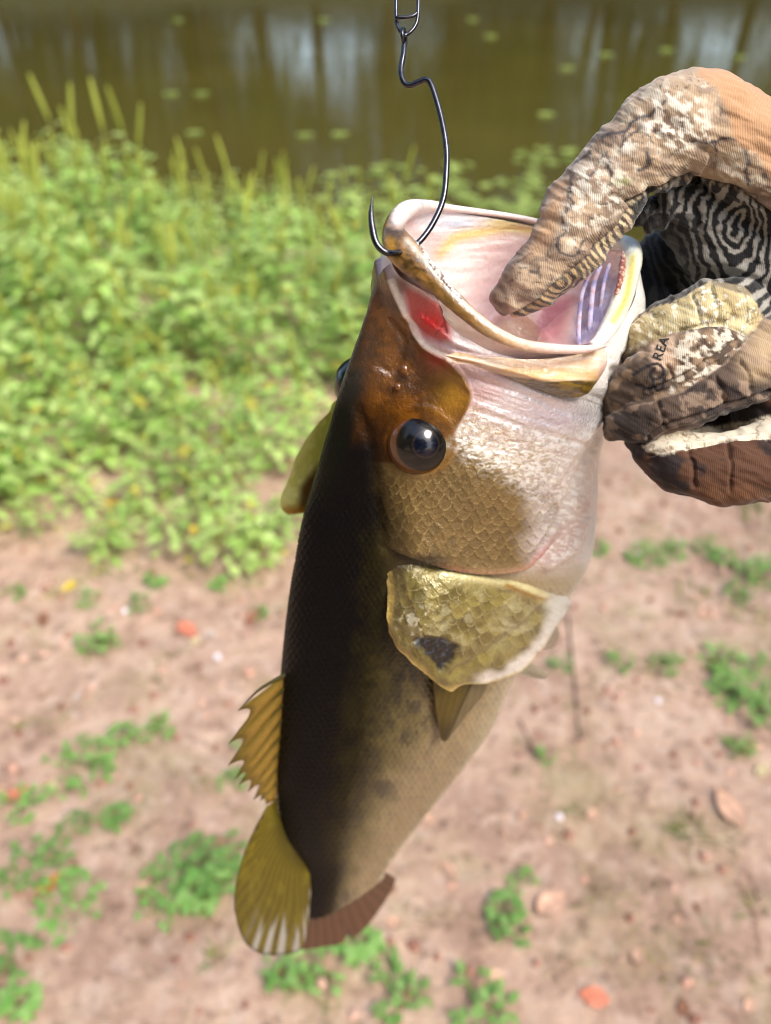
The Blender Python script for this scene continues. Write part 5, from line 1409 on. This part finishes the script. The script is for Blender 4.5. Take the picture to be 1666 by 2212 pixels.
hand = root('gloved_hand', W(at(1640, 700, .30)), 'hand in a camouflage print fishing glove gripping the bass by its lower jaw', 'hand')
mesh_obj('glove', W(GV2), GF, m_glove, hand, gcol)
# the printed lettering, laid on the cloth
bvh = BVHTree.FromPolygons([Vector(p) for p in GV2.tolist()], [tuple(f) for fa in GF for f in fa.tolist()])
tcu = bpy.data.curves.new('lettering', 'FONT'); tcu.body = 'REA'; tcu.size = 1.0; tcu.offset = .012; tcu.resolution_u = 3
to = link(bpy.data.objects.new('lettering', tcu))
dg = bpy.context.evaluated_depsgraph_get()
tm = bpy.data.meshes.new_from_object(to.evaluated_get(dg))
tv = np.array([v.co[:] for v in tm.vertices]); tf = [tuple(p.vertices) for p in tm.polygons]
bpy.data.objects.remove(to); bpy.data.meshes.remove(tm)
wid = tv[:, 0].max()
o0, ex, ey = np.array([1428.0, 782.0]), np.array([19.0, -50.0]), np.array([-19.0, -8.0])
tp = o0 + tv[:, :1] / wid * ex + tv[:, 1:2] / .72 * ey
tri_q = {}
lv = []
for u_, v_ in tp:
    d = Vector(at(u_, v_, 1.0)).normalized()
    hit = bvh.ray_cast(Vector((0, 0, 0)), d)
    lv.append(np.array(hit[0]) + np.array(hit[1]) * .0004 if hit[0] is not None else at(u_, v_, .28))
lme = bpy.data.meshes.new('lettering')
lme.from_pydata([tuple(x) for x in (W(np.array(lv)) - np.array(hand.location))], [], tf)
m_ink, nt, b, out = new_mat('print_ink')
b.inputs['Base Color'].default_value = (.016, .015, .018, 1); b.inputs['Roughness'].default_value = .85
nz = node(nt, 'ShaderNodeTexNoise', Scale=900.0); rp = ramp(nt, nz.outputs['Fac'], [(.3, (.01, .01, .012)), (.7, (.03, .028, .03))]); nt.links.new(rp, b.inputs['Base Color'])
lme.materials.append(m_ink)
tag(link(bpy.data.objects.new('lettering', lme), hand), 'black printed letters REA on a folded glove finger')

# ================================================================== hook and snap
m_steel, nt, b, out = new_mat('black_nickel')
b.inputs['Metallic'].default_value = 1.0; b.inputs['Roughness'].default_value = .24
nz = node(nt, 'ShaderNodeTexNoise', Scale=500.0, Detail=3.0); nt.links.new(nt.nodes.new('ShaderNodeTexCoord').outputs['Object'], nz.inputs['Vector'])
nt.links.new(ramp(nt, nz.outputs['Fac'], [(.3, (.045, .045, .05)), (.7, (.09, .09, .10))]), b.inputs['Base Color'])
HZ = [(873,92,.2585),(872,116,.2580),(867,146,.2575),(868,167,.2570),(876,182,.2568),(888,184,.2564),(903,178,.2558),(921,172.5,.2552),(932,184,.2550),(948,234,.2545),(959,283,.2540),(965,329,.2535),(964,377,.2530),(960,420,.2526),(950,453,.2522),(931,490,.2516),(910,518,.2508),(894,531,.2500),(868,544,.2450),(842,547,.2405),(824,539,.2395),(811,520,.2393),(804,487,.2395),(802,458,.2398),(805,420,.2400)]
hk = root('fishing_hook', W(at(940, 300, .254)), 'bent black steel fishing hook pierced through the upper lip of the bass', 'hook')
A = spline([at(*p) for p in HZ], 240)
rad = np.interp(np.linspace(0, 1, 240), [0, .05, .80, .90, .955, 1.0], [.00078, .00090, .00096, .00108, .00085, .00006])
V, F = tube(A, rad, 16)
mesh_obj('hook_wire', W(V), F, m_steel, hk)
cc = at(873, 80, .2585)
a_ = np.linspace(0, 2 * math.pi * .97, 40)
ringp = cc + np.stack([np.cos(a_) * .0006, np.sin(a_) * .0023, np.sin(a_ + math.pi / 2) * .0021], 1)
V, F = tube(ringp, .00062 * np.ones(40), 12)
mesh_obj('hook_eye', W(V), F, m_steel, hk)
bt = A[int(240 * .93)]
V, F = tube(np.array([bt, bt + (A[215] - A[225]) / np.linalg.norm(A[215] - A[225]) * .0022 + np.array([.0009, 0, 0])]), [.00045, .00005], 8)
mesh_obj('barb', W(V), F, m_steel, hk)
sn = root('snap_clip', W(at(880, 20, .2585)), 'small steel wire snap clip holding the eye of the fishing hook', 'clip')
loop = spline([at(u, v, z) for u, v, z in [(868,-230,.2600),(862,-160,.2598),(857,-90,.2596),(856,-20,.2594),(856,35,.2592),(859,56,.2590),(867,70,.2586),(875,76,.2580),(885,71,.2586),(896,58,.2590),(902,40,.2592),(904,0,.2594),(903,-60,.2596),(900,-130,.2598),(890,-200,.2600),(878,-236,.2602)]], 150)
V, F = tube(loop, .00062 * np.ones(150), 12)
mesh_obj('wire_loop', W(V), F, m_steel, sn)
cb_ = spline([at(u, v, z) for u, v, z in [(854,38,.2578),(862,38,.2576),(880,37,.2576),(893,34,.2577),(901,28,.2580)]], 30)
V, F = tube(cb_, .00056 * np.ones(30), 12)
mesh_obj('catch', W(V), F, m_steel, sn)
fl = root('fishing_line', W(at(880, -240, .260)), 'thin clear fishing line running up from the snap clip', 'line')
V, F = tube(np.array([at(878, -232, .2602), at(890, -1200, .262)]), .00018 * np.ones(2), 8)
m_line, nt, b, out = new_mat('clear_line'); b.inputs['Base Color'].default_value = (.5, .52, .5, 1); b.inputs['Roughness'].default_value = .2; b.inputs['Transmission Weight'].default_value = .6
mesh_obj('strand', W(V), F, m_line, fl)
